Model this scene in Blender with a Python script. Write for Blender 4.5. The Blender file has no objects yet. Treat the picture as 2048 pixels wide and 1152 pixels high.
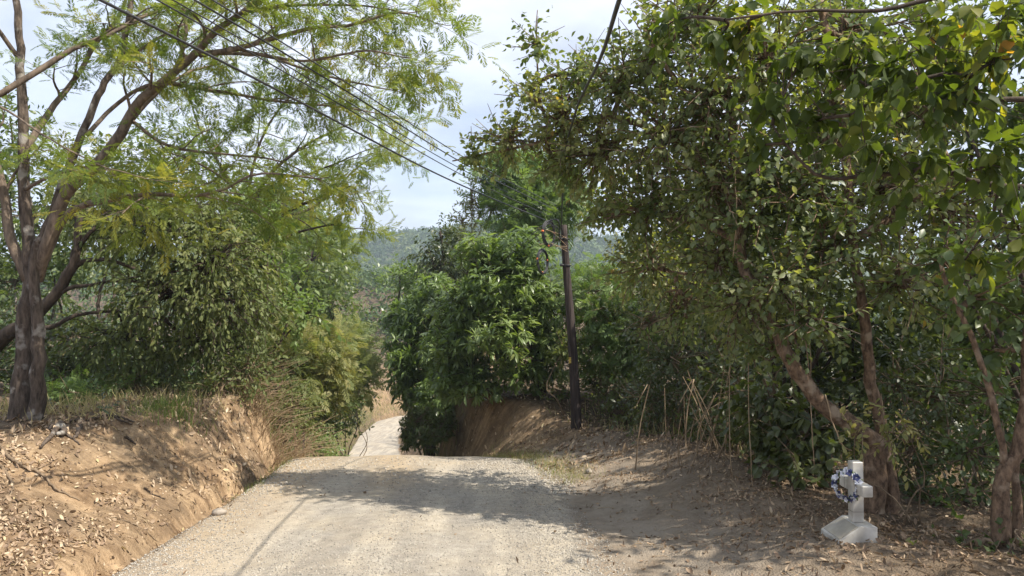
import bpy, math
import numpy as np
from mathutils import Vector

# ------------------------------------------------------------------ camera, sky, sun, exposure
C = bpy.context.scene.collection
scn = bpy.context.scene
R_ = math.radians
EYE = 1.65
PITCH = R_(1.3)
FPX = 1479.0                       # focal length in photo pixels (2048 wide)
cam_d = bpy.data.cameras.new('camera')
cam_d.sensor_width = 36.0
cam_d.lens = 36.0 * FPX / 2048.0
cam_d.clip_start = 0.05
cam_d.clip_end = 6000
cam = bpy.data.objects.new('camera', cam_d)
C.objects.link(cam)
cam.location = (0, 0, EYE)
cam.rotation_euler = (R_(90) + PITCH, 0, 0)
scn.camera = cam

SUN_EL = 51.0
SUN_AZ = 114.0                      # degrees to the right of straight ahead (+Y towards +X)
w = bpy.data.worlds.new('World')
scn.world = w
w.use_nodes = True
nt = w.node_tree
bgn = nt.nodes['Background']
sky = nt.nodes.new('ShaderNodeTexSky')
sky.sky_type = 'NISHITA'
sky.sun_disc = False
sky.sun_elevation = R_(SUN_EL)
sky.sun_rotation = R_(SUN_AZ)
sky.air_density = 1.0
sky.dust_density = 1.5
tc = nt.nodes.new('ShaderNodeTexCoord')
sep = nt.nodes.new('ShaderNodeSeparateXYZ')
nt.links.new(tc.outputs['Generated'], sep.inputs[0])
# project the view direction on a flat cloud deck: xy / (z + 0.12)
addz = nt.nodes.new('ShaderNodeMath'); addz.operation = 'ADD'; addz.inputs[1].default_value = 0.14
mx = nt.nodes.new('ShaderNodeMath'); mx.operation = 'MAXIMUM'; mx.inputs[1].default_value = 0.0
nt.links.new(sep.outputs['Z'], mx.inputs[0]); nt.links.new(mx.outputs[0], addz.inputs[0])
vd = nt.nodes.new('ShaderNodeVectorMath'); vd.operation = 'DIVIDE'
cmb = nt.nodes.new('ShaderNodeCombineXYZ')
for i in range(3):
    nt.links.new(addz.outputs[0], cmb.inputs[i])
nt.links.new(tc.outputs['Generated'], vd.inputs[0]); nt.links.new(cmb.outputs[0], vd.inputs[1])
n1 = nt.nodes.new('ShaderNodeTexNoise'); n1.inputs['Scale'].default_value = 0.9
n1.inputs['Detail'].default_value = 9; n1.inputs['Roughness'].default_value = 0.56
nt.links.new(vd.outputs[0], n1.inputs['Vector'])
r1 = nt.nodes.new('ShaderNodeValToRGB')
r1.color_ramp.elements[0].position = 0.30; r1.color_ramp.elements[0].color = (0.30, 0.30, 0.30, 1)
r1.color_ramp.elements[1].position = 0.62; r1.color_ramp.elements[1].color = (1, 1, 1, 1)
nt.links.new(n1.outputs['Fac'], r1.inputs[0])
# small darker cloud puffs
n2 = nt.nodes.new('ShaderNodeTexNoise'); n2.inputs['Scale'].default_value = 1.7
n2.inputs['Detail'].default_value = 6
mp = nt.nodes.new('ShaderNodeMapping'); mp.inputs['Location'].default_value = (3.1, 1.7, 0)
nt.links.new(vd.outputs[0], mp.inputs[0]); nt.links.new(mp.outputs[0], n2.inputs['Vector'])
r2 = nt.nodes.new('ShaderNodeValToRGB')
r2.color_ramp.elements[0].position = 0.50; r2.color_ramp.elements[0].color = (5.5, 5.9, 6.9, 1)
r2.color_ramp.elements[1].position = 0.70; r2.color_ramp.elements[1].color = (3.9, 4.2, 4.9, 1)
nt.links.new(n2.outputs['Fac'], r2.inputs[0])
mixc = nt.nodes.new('ShaderNodeMixRGB')
nt.links.new(r1.outputs[0], mixc.inputs[0])
nt.links.new(sky.outputs[0], mixc.inputs[1])
nt.links.new(r2.outputs[0], mixc.inputs[2])
nt.links.new(mixc.outputs[0], bgn.inputs['Color'])
bgn.inputs['Strength'].default_value = 0.10

sd = bpy.data.lights.new('sun', 'SUN')
sd.energy = 4.2
sd.angle = R_(0.5)
sd.color = (1.0, 0.93, 0.82)
sun = bpy.data.objects.new('sun', sd)
C.objects.link(sun)
S = Vector((math.sin(R_(SUN_AZ)) * math.cos(R_(SUN_EL)), math.cos(R_(SUN_AZ)) * math.cos(R_(SUN_EL)), math.sin(R_(SUN_EL))))
sun.rotation_euler = S.to_track_quat('Z', 'Y').to_euler()
sun.location = S * 60

vs = scn.view_settings
vs.view_transform = 'Standard'
vs.look = 'None'
vs.gamma = 1.0
vs.exposure = 0.95
cy = scn.cycles
cy.max_bounces = 6
cy.diffuse_bounces = 3
cy.glossy_bounces = 2
cy.transmission_bounces = 4
cy.transparent_max_bounces = 4
cy.volume_bounces = 0

# ------------------------------------------------------------------ helpers
CP, SP = math.cos(PITCH), math.sin(PITCH)


def at(px, py, Y):
    """the point at depth Y (metres ahead) seen at photo pixel px, py"""
    a = (px - 1024.0) / FPX
    b = -(py - 576.0) / FPX
    dy = CP - b * SP
    dz = SP + b * CP
    return np.array([a / dy * Y, Y, EYE + dz / dy * Y])


def unit(v):
    return v / np.maximum(np.linalg.norm(v, axis=-1, keepdims=True), 1e-9)


class Geo:
    """collects faces; build() links them as ONE mesh object"""
    def __init__(self):
        self.v, self.li, self.lt, self.t, self.n = [], [], [], [], 0

    def add(self, verts, loops, totals, tint=0.5):
        verts = np.asarray(verts, dtype=np.float32).reshape(-1, 3)
        self.v.append(verts)
        self.li.append(np.asarray(loops, dtype=np.int64) + self.n)
        self.lt.append(np.asarray(totals, dtype=np.int64))
        t = np.empty(len(verts), dtype=np.float32)
        t[:] = tint
        self.t.append(t)
        self.n += len(verts)

    def poly(self, verts, faces, tint=0.5):
        self.add(verts, [i for f in faces for i in f], [len(f) for f in faces], tint)

    def inst(self, tpl, P, R, S, tint):
        """copies of template (verts, faces) at P (n,3), rotation R (n,3,3), scale S (n,)"""
        tv, tf = tpl
        n = len(P)
        if n == 0:
            return
        k = len(tv)
        V = P[:, None, :] + np.einsum('nij,kj->nki', R, tv) * np.asarray(S).reshape(n, 1, -1)
        fl = np.array([i for f in tf for i in f], dtype=np.int64)
        tt = np.array([len(f) for f in tf], dtype=np.int64)
        loops = (np.arange(n)[:, None] * k + fl[None, :]).ravel()
        self.add(V.reshape(-1, 3), loops, np.tile(tt, n), np.repeat(tint, k))

    def tube(self, pts, rad, sides=6, tint=0.5, rough=0.0, rng=None, cap=True):
        pts = np.asarray(pts, dtype=float)
        rad = np.broadcast_to(np.asarray(rad, dtype=float), (len(pts),))
        T = np.gradient(pts, axis=0)
        T = unit(T)
        ref = np.array([0.0, 0.0, 1.0]) if abs(T[0, 2]) < 0.8 else np.array([0.0, 1.0, 0.0])
        a = np.zeros_like(pts)
        u = unit(np.cross(T[0], ref))
        for i in range(len(pts)):
            u = u - T[i] * np.dot(u, T[i])
            u = u / max(np.linalg.norm(u), 1e-9)
            a[i] = u
        b = np.cross(T, a)
        ang = np.linspace(0, 2 * np.pi, sides, endpoint=False)
        rr = rad[:, None] * np.ones((1, sides))
        if rough and rng is not None:
            rr = rr * (1 + rng.normal(0, rough, rr.shape))
        V = pts[:, None, :] + rr[..., None] * (np.cos(ang)[None, :, None] * a[:, None, :] + np.sin(ang)[None, :, None] * b[:, None, :])
        n = len(pts)
        f = []
        for i in range(n - 1):
            for j in range(sides):
                k = (j + 1) % sides
                f += [i * sides + j, i * sides + k, (i + 1) * sides + k, (i + 1) * sides + j]
        tot = [4] * ((n - 1) * sides)
        if cap:
            f += list(range(sides))[::-1]
            f += [(n - 1) * sides + j for j in range(sides)]
            tot += [sides, sides]
        self.add(V.reshape(-1, 3), f, tot, tint)

    def box(self, c, s, rz=0.0, tint=0.5):
        c = np.asarray(c, float); s = np.asarray(s, float) / 2
        q = np.array([[x, y, z] for z in (-1, 1) for y in (-1, 1) for x in (-1, 1)], float) * s
        cr, sr = math.cos(rz), math.sin(rz)
        q = np.stack([q[:, 0] * cr - q[:, 1] * sr, q[:, 0] * sr + q[:, 1] * cr, q[:, 2]], 1) + c
        self.poly(q, [(0, 2, 3, 1), (4, 5, 7, 6), (0, 1, 5, 4), (2, 6, 7, 3), (0, 4, 6, 2), (1, 3, 7, 5)], tint)

    def build(self, name, mat, parent=None, smooth=True, origin=None):
        V = np.concatenate(self.v); L = np.concatenate(self.li); T = np.concatenate(self.lt)
        tint = np.concatenate(self.t)
        if origin is not None:
            V = V - np.asarray(origin, dtype=np.float32)[None, :]
        me = bpy.data.meshes.new(name)
        me.vertices.add(len(V)); me.vertices.foreach_set('co', V.astype(np.float32).ravel())
        me.loops.add(len(L)); me.loops.foreach_set('vertex_index', L.astype(np.int32))
        me.polygons.add(len(T))
        st = np.zeros(len(T), dtype=np.int32); st[1:] = np.cumsum(T)[:-1]
        me.polygons.foreach_set('loop_start', st)
        me.polygons.foreach_set('loop_total', T.astype(np.int32))
        me.polygons.foreach_set('use_smooth', np.full(len(T), smooth or len(T) > 200, dtype=bool))
        at_ = me.attributes.new('tint', 'FLOAT', 'POINT')
        at_.data.foreach_set('value', tint)
        me.update(calc_edges=True)
        me.materials.append(mat)
        o = bpy.data.objects.new(name, me)
        C.objects.link(o)
        if parent is not None:
            o.parent = parent
        elif origin is not None:
            o.location = origin
        return o


def tag(o, label=None, cat=None, group=None, kind=None):
    if label: o['label'] = label
    if cat: o['category'] = cat
    if group: o['group'] = group
    if kind: o['kind'] = kind
    return o


def thing(name, label, cat, loc, group=None):
    o = bpy.data.objects.new(name, None)
    C.objects.link(o)
    o.location = loc
    o.empty_display_size = 0.2
    return tag(o, label, cat, group)


def copy_tree(o, parent=None):
    c = o.copy()
    C.objects.link(c)
    if parent is not None:
        c.parent = parent
    for ch in list(o.children):
        copy_tree(ch, c)
    return c


def smooth_path(P, n):
    """Catmull-Rom through the rows of P, n samples"""
    P = np.asarray(P, float)
    if len(P) == 2:
        t = np.linspace(0, 1, n)[:, None]
        return P[0] * (1 - t) + P[1] * t
    Q = np.vstack([2 * P[0] - P[1], P, 2 * P[-1] - P[-2]])
    out = []
    s = np.linspace(0, len(P) - 1 - 1e-6, n)
    for x in s:
        i = int(x); t = x - i
        p0, p1, p2, p3 = Q[i], Q[i + 1], Q[i + 2], Q[i + 3]
        out.append(0.5 * ((2 * p1) + (-p0 + p2) * t + (2 * p0 - 5 * p1 + 4 * p2 - p3) * t * t + (-p0 + 3 * p1 - 3 * p2 + p3) * t ** 3))
    return np.array(out)


def _hash(ix, iy, seed):
    h = (ix.astype(np.int64) * 374761393 + iy.astype(np.int64) * 668265263 + seed * 1442695041) & 0xFFFFFFFF
    h = ((h ^ (h >> 13)) * 1274126177) & 0xFFFFFFFF
    h = h ^ (h >> 16)
    return (h & 0xFFFF) / 65535.0


def vnoise(x, y, seed=0):
    x = np.asarray(x, float); y = np.asarray(y, float)
    ix = np.floor(x); iy = np.floor(y)
    fx = x - ix; fy = y - iy
    fx = fx * fx * (3 - 2 * fx); fy = fy * fy * (3 - 2 * fy)
    a = _hash(ix, iy, seed); b = _hash(ix + 1, iy, seed)
    c = _hash(ix, iy + 1, seed); d = _hash(ix + 1, iy + 1, seed)
    return (a * (1 - fx) + b * fx) * (1 - fy) + (c * (1 - fx) + d * fx) * fy


def fbm(x, y, oct=4, seed=0):
    s = 0.0; a = 0.5; f = 1.0
    for i in range(oct):
        s = s + a * (vnoise(np.asarray(x) * f, np.asarray(y) * f, seed + i * 17) - 0.5) * 2
        a *= 0.5; f *= 2.03
    return s


def sstep(a, b, x):
    t = np.clip((x - a) / (b - a), 0, 1)
    return t * t * (3 - 2 * t)


def pl(xs, ys, smooth=0.0):
    xs = np.array(xs, float); ys = np.array(ys, float)
    def f(x):
        x = np.asarray(x, float)
        if smooth == 0:
            return np.interp(x, xs, ys)
        s = 0
        for k in (-1, -0.5, 0, 0.5, 1):
            s = s + np.interp(x + k * smooth, xs, ys)
        return s / 5
    return f


# ------------------------------------------------------------------ materials
def new_mat(name):
    m = bpy.data.materials.new(name)
    m.use_nodes = True
    nt = m.node_tree
    nt.nodes.clear()
    out = nt.nodes.new('ShaderNodeOutputMaterial')
    return m, nt, out


def ramp(nt, stops):
    r = nt.nodes.new('ShaderNodeValToRGB')
    e = r.color_ramp.elements
    while len(e) < len(stops):
        e.new(0.5)
    for i, (p, c) in enumerate(stops):
        e[i].position = p
        e[i].color = (*c, 1)
    return r


def leaf_mat(name, stops, transl=0.4, rough=0.45, spec=0.5, tboost=(1.5, 1.5, 0.6)):
    m, nt, out = new_mat(name)
    a = nt.nodes.new('ShaderNodeAttribute'); a.attribute_name = 'tint'
    r = ramp(nt, stops)
    nt.links.new(a.outputs['Fac'], r.inputs[0])
    p = nt.nodes.new('ShaderNodeBsdfPrincipled')
    p.inputs['Roughness'].default_value = rough
    p.inputs['Specular IOR Level'].default_value = spec
    nt.links.new(r.outputs[0], p.inputs['Base Color'])
    t = nt.nodes.new('ShaderNodeBsdfTranslucent')
    mul = nt.nodes.new('ShaderNodeMixRGB'); mul.blend_type = 'MULTIPLY'; mul.inputs[0].default_value = 1
    mul.inputs[2].default_value = (*tboost, 1)
    nt.links.new(r.outputs[0], mul.inputs[1])
    nt.links.new(mul.outputs[0], t.inputs['Color'])
    mix = nt.nodes.new('ShaderNodeMixShader'); mix.inputs[0].default_value = transl
    nt.links.new(p.outputs[0], mix.inputs[1]); nt.links.new(t.outputs[0], mix.inputs[2])
    nt.links.new(mix.outputs[0], out.inputs[0])
    return m


def bark_mat(name, dark, light, spots=None, scale=14, bump=0.4, stretch=0.25):
    m, nt, out = new_mat(name)
    tcn = nt.nodes.new('ShaderNodeTexCoord')
    mpn = nt.nodes.new('ShaderNodeMapping'); mpn.inputs['Scale'].default_value = (1, 1, stretch)
    nt.links.new(tcn.outputs['Object'], mpn.inputs[0])
    n = nt.nodes.new('ShaderNodeTexNoise'); n.inputs['Scale'].default_value = scale; n.inputs['Detail'].default_value = 8
    n.inputs['Roughness'].default_value = 0.65
    nt.links.new(mpn.outputs[0], n.inputs['Vector'])
    r = ramp(nt, [(0.35, dark), (0.68, light)])
    nt.links.new(n.outputs['Fac'], r.inputs[0])
    col = r.outputs[0]
    if spots:
        n3 = nt.nodes.new('ShaderNodeTexNoise'); n3.inputs['Scale'].default_value = 5; n3.inputs['Detail'].default_value = 5
        nt.links.new(tcn.outputs['Object'], n3.inputs['Vector'])
        r3 = ramp(nt, [(0.56, (0, 0, 0)), (0.66, (1, 1, 1))])
        nt.links.new(n3.outputs['Fac'], r3.inputs[0])
        mm = nt.nodes.new('ShaderNodeMixRGB'); mm.inputs[2].default_value = (*spots, 1)
        nt.links.new(r3.outputs[0], mm.inputs[0]); nt.links.new(col, mm.inputs[1])
        col = mm.outputs[0]
    p = nt.nodes.new('ShaderNodeBsdfPrincipled')
    p.inputs['Roughness'].default_value = 0.85
    p.inputs['Specular IOR Level'].default_value = 0.2
    nt.links.new(col, p.inputs['Base Color'])
    b = nt.nodes.new('ShaderNodeBump'); b.inputs['Strength'].default_value = bump; b.inputs['Distance'].default_value = 0.03
    nt.links.new(n.outputs['Fac'], b.inputs['Height'])
    nt.links.new(b.outputs[0], p.inputs['Normal'])
    nt.links.new(p.outputs[0], out.inputs[0])
    return m


def plain_mat(name, c1, c2, rough=0.6, scale=20, spec=0.4, bump=0.0, metal=0.0):
    m, nt, out = new_mat(name)
    tcn = nt.nodes.new('ShaderNodeTexCoord')
    n = nt.nodes.new('ShaderNodeTexNoise'); n.inputs['Scale'].default_value = scale; n.inputs['Detail'].default_value = 6
    nt.links.new(tcn.outputs['Object'], n.inputs['Vector'])
    r = ramp(nt, [(0.35, c1), (0.65, c2)])
    nt.links.new(n.outputs['Fac'], r.inputs[0])
    p = nt.nodes.new('ShaderNodeBsdfPrincipled')
    p.inputs['Roughness'].default_value = rough
    p.inputs['Specular IOR Level'].default_value = spec
    p.inputs['Metallic'].default_value = metal
    nt.links.new(r.outputs[0], p.inputs['Base Color'])
    if bump:
        b = nt.nodes.new('ShaderNodeBump'); b.inputs['Strength'].default_value = bump; b.inputs['Distance'].default_value = 0.01
        nt.links.new(n.outputs['Fac'], b.inputs['Height']); nt.links.new(b.outputs[0], p.inputs['Normal'])
    nt.links.new(p.outputs[0], out.inputs[0])
    return m


def ground_mat():
    m, nt, out = new_mat('earth_and_gravel')
    L = nt.links
    tcn = nt.nodes.new('ShaderNodeTexCoord')

    def noise(scale, detail=6, rough=0.6, vec=None):
        n = nt.nodes.new('ShaderNodeTexNoise')
        n.inputs['Scale'].default_value = scale; n.inputs['Detail'].default_value = detail
        n.inputs['Roughness'].default_value = rough
        L.new(vec if vec else tcn.outputs['Object'], n.inputs['Vector'])
        return n.outputs['Fac']

    def mixn(f, a, b, mode='MIX'):
        k = nt.nodes.new('ShaderNodeMixRGB'); k.blend_type = mode
        for i, x in ((0, f), (1, a), (2, b)):
            if isinstance(x, (int, float)):
                k.inputs[i].default_value = x
            elif isinstance(x, tuple):
                k.inputs[i].default_value = (*x, 1)
            else:
                L.new(x, k.inputs[i])
        return k.outputs[0]

    def attr(nm):
        a = nt.nodes.new('ShaderNodeAttribute'); a.attribute_name = nm
        return a.outputs['Fac']

    def rmp(f, stops):
        r = ramp(nt, stops); L.new(f, r.inputs[0]); return r.outputs[0]

    def math_(op, a, b):
        k = nt.nodes.new('ShaderNodeMath'); k.operation = op; k.use_clamp = True
        for i, x in ((0, a), (1, b)):
            if isinstance(x, (int, float)): k.inputs[i].default_value = x
            else: L.new(x, k.inputs[i])
        return k.outputs[0]

    # gravel
    vo = nt.nodes.new('ShaderNodeTexVoronoi'); vo.inputs['Scale'].default_value = 55
    L.new(tcn.outputs['Object'], vo.inputs['Vector'])
    vo2 = nt.nodes.new('ShaderNodeTexVoronoi'); vo2.inputs['Scale'].default_value = 120
    L.new(tcn.outputs['Object'], vo2.inputs['Vector'])
    sepc = nt.nodes.new('ShaderNodeSeparateColor'); L.new(vo.outputs['Color'], sepc.inputs[0])
    sepc2 = nt.nodes.new('ShaderNodeSeparateColor'); L.new(vo2.outputs['Color'], sepc2.inputs[0])
    stone = rmp(sepc.outputs[0], [(0.0, (0.31, 0.28, 0.235)), (0.5, (0.40, 0.36, 0.30)), (0.85, (0.44, 0.40, 0.335)), (1.0, (0.51, 0.465, 0.395))])
    stone2 = rmp(sepc2.outputs[0], [(0.0, (0.32, 0.29, 0.24)), (0.6, (0.42, 0.38, 0.315)), (1.0, (0.48, 0.435, 0.365))])
    grav = mixn(0.5, stone, stone2)
    dust = rmp(noise(1.1, 5), [(0.42, (0, 0, 0)), (0.68, (1, 1, 1))])
    dust2 = math_('MULTIPLY', dust, 0.75)
    grav = mixn(dust2, grav, (0.47, 0.40, 0.30))
    mpr = nt.nodes.new('ShaderNodeMapping'); mpr.inputs['Scale'].default_value = (2.6, 0.35, 1)
    mpr.inputs['Rotation'].default_value = (0, 0, -0.09)
    L.new(tcn.outputs['Object'], mpr.inputs[0])
    rut = rmp(noise(1.0, 4, 0.5, mpr.outputs[0]), [(0.40, (0.80, 0.80, 0.81)), (0.60, (1.08, 1.07, 1.05))])
    grav = mixn(1.0, grav, rut, 'MULTIPLY')
    tan = rmp(attr('track'), [(0.0, (0, 0, 0)), (1.0, (1, 1, 1))])
    grav = mixn(math_('MULTIPLY', tan, math_('ADD', noise(2.3, 5), 0.1)), grav, (0.46, 0.34, 0.21))
    fine = rmp(noise(7, 8, 0.7), [(0.3, (0.75, 0.75, 0.75)), (0.7, (1.15, 1.15, 1.15))])
    grav = mixn(1.0, grav, fine, 'MULTIPLY')
    # clay of the cut banks
    clay = rmp(noise(1.8, 8, 0.62), [(0.30, (0.17, 0.115, 0.07)), (0.46, (0.33, 0.235, 0.145)), (0.62, (0.44, 0.325, 0.205)), (0.8, (0.21, 0.145, 0.09))])
    clayf = rmp(noise(16, 8, 0.7), [(0.3, (0.68, 0.66, 0.63)), (0.7, (1.18, 1.17, 1.15))])
    clay = mixn(1.0, clay, clayf, 'MULTIPLY')
    mpn = nt.nodes.new('ShaderNodeMapping'); mpn.inputs['Scale'].default_value = (2.0, 9.0, 1.2)
    L.new(tcn.outputs['Object'], mpn.inputs[0])
    streak = rmp(noise(1.0, 7, 0.65, mpn.outputs[0]), [(0.38, (0.62, 0.58, 0.55)), (0.58, (1.08, 1.06, 1.04))])
    clay = mixn(1.0, clay, streak, 'MULTIPLY')
    # topsoil / forest floor
    soil = rmp(noise(3.5, 8, 0.65), [(0.32, (0.075, 0.053, 0.035)), (0.55, (0.145, 0.11, 0.078)), (0.72, (0.23, 0.18, 0.13))])
    soilf = rmp(noise(34, 6, 0.75), [(0.32, (0.6, 0.58, 0.55)), (0.68, (1.3, 1.28, 1.22))])
    soil = mixn(1.0, soil, soilf, 'MULTIPLY')
    clay_m = math_('MULTIPLY', attr('clay'), rmp(noise(0.85, 7, 0.65), [(0.36, (0.25, 0.25, 0.25)), (0.54, (1, 1, 1))]))
    base = mixn(clay_m, soil, clay)
    base = mixn(math_('MULTIPLY', attr('dust'), rmp(noise(2.6, 6, 0.65), [(0.35, (0.35, 0.35, 0.35)), (0.62, (0.9, 0.9, 0.9))])), base, (0.33, 0.28, 0.22))
    # shoulder gravel spill: mask broken by noise
    edge_n = noise(4.5, 7, 0.7)
    rm = math_('ADD', attr('road'), math_('MULTIPLY', math_('SUBTRACT', edge_n, 0.5), 0.0))
    k1 = nt.nodes.new('ShaderNodeMapRange')
    sub = nt.nodes.new('ShaderNodeMath'); sub.operation = 'SUBTRACT'; L.new(edge_n, sub.inputs[0]); sub.inputs[1].default_value = 0.5
    ad = nt.nodes.new('ShaderNodeMath'); ad.operation = 'MULTIPLY_ADD'; L.new(sub.outputs[0], ad.inputs[0]); ad.inputs[1].default_value = 1.3
    L.new(attr('road'), ad.inputs[2])
    k1.inputs['From Min'].default_value = 0.36; k1.inputs['From Max'].default_value = 0.64
    L.new(ad.outputs[0], k1.inputs['Value'])
    col = mixn(k1.outputs[0], base, grav)
    p = nt.nodes.new('ShaderNodeBsdfPrincipled')
    p.inputs['Roughness'].default_value = 0.92
    p.inputs['Specular IOR Level'].default_value = 0.15
    L.new(col, p.inputs['Base Color'])
    # relief
    dist = math_('MULTIPLY', vo.outputs['Distance'], 1.0)
    hn = noise(22, 8, 0.7)
    h = nt.nodes.new('ShaderNodeMath'); h.operation = 'MULTIPLY_ADD'; h.inputs[1].default_value = -0.5
    L.new(dist, h.inputs[0]); L.new(hn, h.inputs[2])
    b = nt.nodes.new('ShaderNodeBump'); b.inputs['Strength'].default_value = 0.75; b.inputs['Distance'].default_value = 0.03
    L.new(h.outputs[0], b.inputs['Height']); L.new(b.outputs[0], p.inputs['Normal'])
    L.new(p.outputs[0], out.inputs[0])
    return m


M = {}
M['earth'] = ground_mat()
M['hill'] = plain_mat('hill_ground', (0.05, 0.075, 0.03), (0.12, 0.12, 0.06), 0.9, 0.05)
M['bark_grey'] = bark_mat('bark_grey', (0.042, 0.032, 0.025), (0.175, 0.135, 0.105), (0.31, 0.285, 0.25), 22, 0.9)
M['bark_limb'] = bark_mat('bark_limb', (0.08, 0.06, 0.045), (0.26, 0.20, 0.15), None, 16, 0.5)
M['bark_dark'] = bark_mat('bark_dark', (0.035, 0.026, 0.02), (0.10, 0.075, 0.055), None, 16, 0.5)
M['bark_red'] = bark_mat('bark_red', (0.06, 0.038, 0.025), (0.29, 0.195, 0.125), (0.36, 0.28, 0.20), 24, 1.0, 0.5)
M['twig'] = bark_mat('twig', (0.12, 0.085, 0.055), (0.27, 0.20, 0.13), None, 20, 0.1)
M['drytwig'] = bark_mat('dry_twig', (0.22, 0.15, 0.09), (0.46, 0.35, 0.22), None, 20, 0.1)
M['canes'] = bark_mat('dry_cane', (0.15, 0.105, 0.065), (0.36, 0.275, 0.18), None, 20, 0.1)
M['feather'] = leaf_mat('leaf_feather', [(0.0, (0.075, 0.125, 0.03)), (0.45, (0.15, 0.20, 0.045)), (0.8, (0.24, 0.26, 0.06)), (1.0, (0.33, 0.30, 0.07))], 0.55, 0.55, 0.3, (1.5, 1.45, 0.7))
M['feather2'] = leaf_mat('leaf_feather_dry', [(0.0, (0.10, 0.14, 0.05)), (0.5, (0.19, 0.22, 0.08)), (1.0, (0.33, 0.30, 0.13))], 0.45, 0.55, 0.3, (1.4, 1.4, 0.7))
M['dusty'] = leaf_mat('leaf_dusty', [(0.0, (0.07, 0.105, 0.038)), (0.45, (0.15, 0.185, 0.08)), (0.8, (0.27, 0.285, 0.15)), (0.97, (0.32, 0.32, 0.13)), (1.0, (0.35, 0.25, 0.08))], 0.42, 0.42, 0.45, (1.8, 1.8, 0.5))
M['near'] = leaf_mat('leaf_near', [(0.0, (0.035, 0.056, 0.016)), (0.55, (0.072, 0.10, 0.027)), (0.88, (0.16, 0.175, 0.045)), (0.97, (0.33, 0.29, 0.05)), (1.0, (0.36, 0.20, 0.06))], 0.5, 0.55, 0.22, (2.2, 2.2, 0.5))
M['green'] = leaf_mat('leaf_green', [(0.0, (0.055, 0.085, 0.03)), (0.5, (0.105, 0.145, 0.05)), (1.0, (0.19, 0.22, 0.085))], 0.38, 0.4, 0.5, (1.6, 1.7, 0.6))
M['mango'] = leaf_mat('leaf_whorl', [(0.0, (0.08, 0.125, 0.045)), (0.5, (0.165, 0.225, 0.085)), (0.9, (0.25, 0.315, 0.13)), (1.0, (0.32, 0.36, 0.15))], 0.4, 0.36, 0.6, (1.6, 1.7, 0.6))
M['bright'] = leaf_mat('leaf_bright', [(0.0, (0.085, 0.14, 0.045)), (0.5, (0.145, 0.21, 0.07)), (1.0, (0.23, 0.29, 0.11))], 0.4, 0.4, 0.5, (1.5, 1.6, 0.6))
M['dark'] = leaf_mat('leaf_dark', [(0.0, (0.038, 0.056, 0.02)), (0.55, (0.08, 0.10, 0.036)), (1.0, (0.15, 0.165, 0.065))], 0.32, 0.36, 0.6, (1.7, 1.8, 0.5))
M['olive'] = leaf_mat('leaf_olive', [(0.0, (0.075, 0.10, 0.035)), (0.5, (0.145, 0.175, 0.065)), (0.85, (0.235, 0.245, 0.095)), (1.0, (0.33, 0.27, 0.12))], 0.36, 0.52, 0.28, (1.5, 1.5, 0.6))
M['dry'] = leaf_mat('leaf_dry', [(0.0, (0.13, 0.088, 0.055)), (0.4, (0.27, 0.185, 0.12)), (0.75, (0.43, 0.32, 0.21)), (0.96, (0.56, 0.45, 0.32)), (1.0, (0.48, 0.40, 0.20))], 0.15, 0.6, 0.3, (1.2, 1.1, 0.8))
M['grass'] = leaf_mat('grass_mix', [(0.0, (0.10, 0.16, 0.035)), (0.4, (0.20, 0.24, 0.07)), (0.6, (0.36, 0.32, 0.15)), (1.0, (0.48, 0.39, 0.24))], 0.35, 0.6, 0.3, (1.3, 1.3, 0.7))
M['farleaf'] = leaf_mat('leaf_far', [(0.0, (0.03, 0.06, 0.02)), (0.5, (0.07, 0.115, 0.035)), (0.8, (0.12, 0.16, 0.05)), (1.0, (0.19, 0.20, 0.08))], 0.25, 0.6, 0.3)
M['stone'] = leaf_mat('stone', [(0.0, (0.22, 0.20, 0.17)), (0.5, (0.37, 0.335, 0.28)), (1.0, (0.52, 0.475, 0.40))], 0.0, 0.85, 0.3)
M['clod'] = leaf_mat('clay_clod', [(0.0, (0.17, 0.115, 0.07)), (0.5, (0.30, 0.215, 0.135)), (1.0, (0.44, 0.33, 0.22))], 0.0, 0.95, 0.1)
M['white'] = plain_mat('white_tile', (0.36, 0.335, 0.29), (0.60, 0.58, 0.53), 0.4, 7, 0.5)
M['plaque'] = plain_mat('grey_plaque', (0.28, 0.25, 0.20), (0.40, 0.36, 0.29), 0.18, 9, 0.6)
M['grout'] = plain_mat('grout', (0.13, 0.12, 0.11), (0.22, 0.20, 0.18), 0.9)
M['blue'] = plain_mat('blue_petal', (0.025, 0.03, 0.10), (0.09, 0.105, 0.24), 0.6)
M['petal'] = plain_mat('white_petal', (0.62, 0.64, 0.70), (0.80, 0.80, 0.82), 0.6)
M['pole'] = bark_mat('pole_wood', (0.02, 0.016, 0.015), (0.085, 0.066, 0.058), None, 24, 0.5, 0.06)
M['cable'] = plain_mat('cable_sheath', (0.018, 0.018, 0.019), (0.05, 0.05, 0.052), 0.5)
M['orange'] = plain_mat('orange_tie', (0.55, 0.13, 0.03), (0.70, 0.20, 0.05), 0.5)
M['yellow'] = plain_mat('yellow_tag', (0.60, 0.42, 0.08), (0.70, 0.52, 0.14), 0.5)
M['rock'] = plain_mat('grey_rock', (0.20, 0.17, 0.14), (0.40, 0.35, 0.29), 0.9, 12, 0.2, 0.5)
M['dryfrond'] = leaf_mat('palm_frond', [(0.0, (0.07, 0.11, 0.05)), (1.0, (0.19, 0.22, 0.11))], 0.3, 0.45, 0.4)

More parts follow.
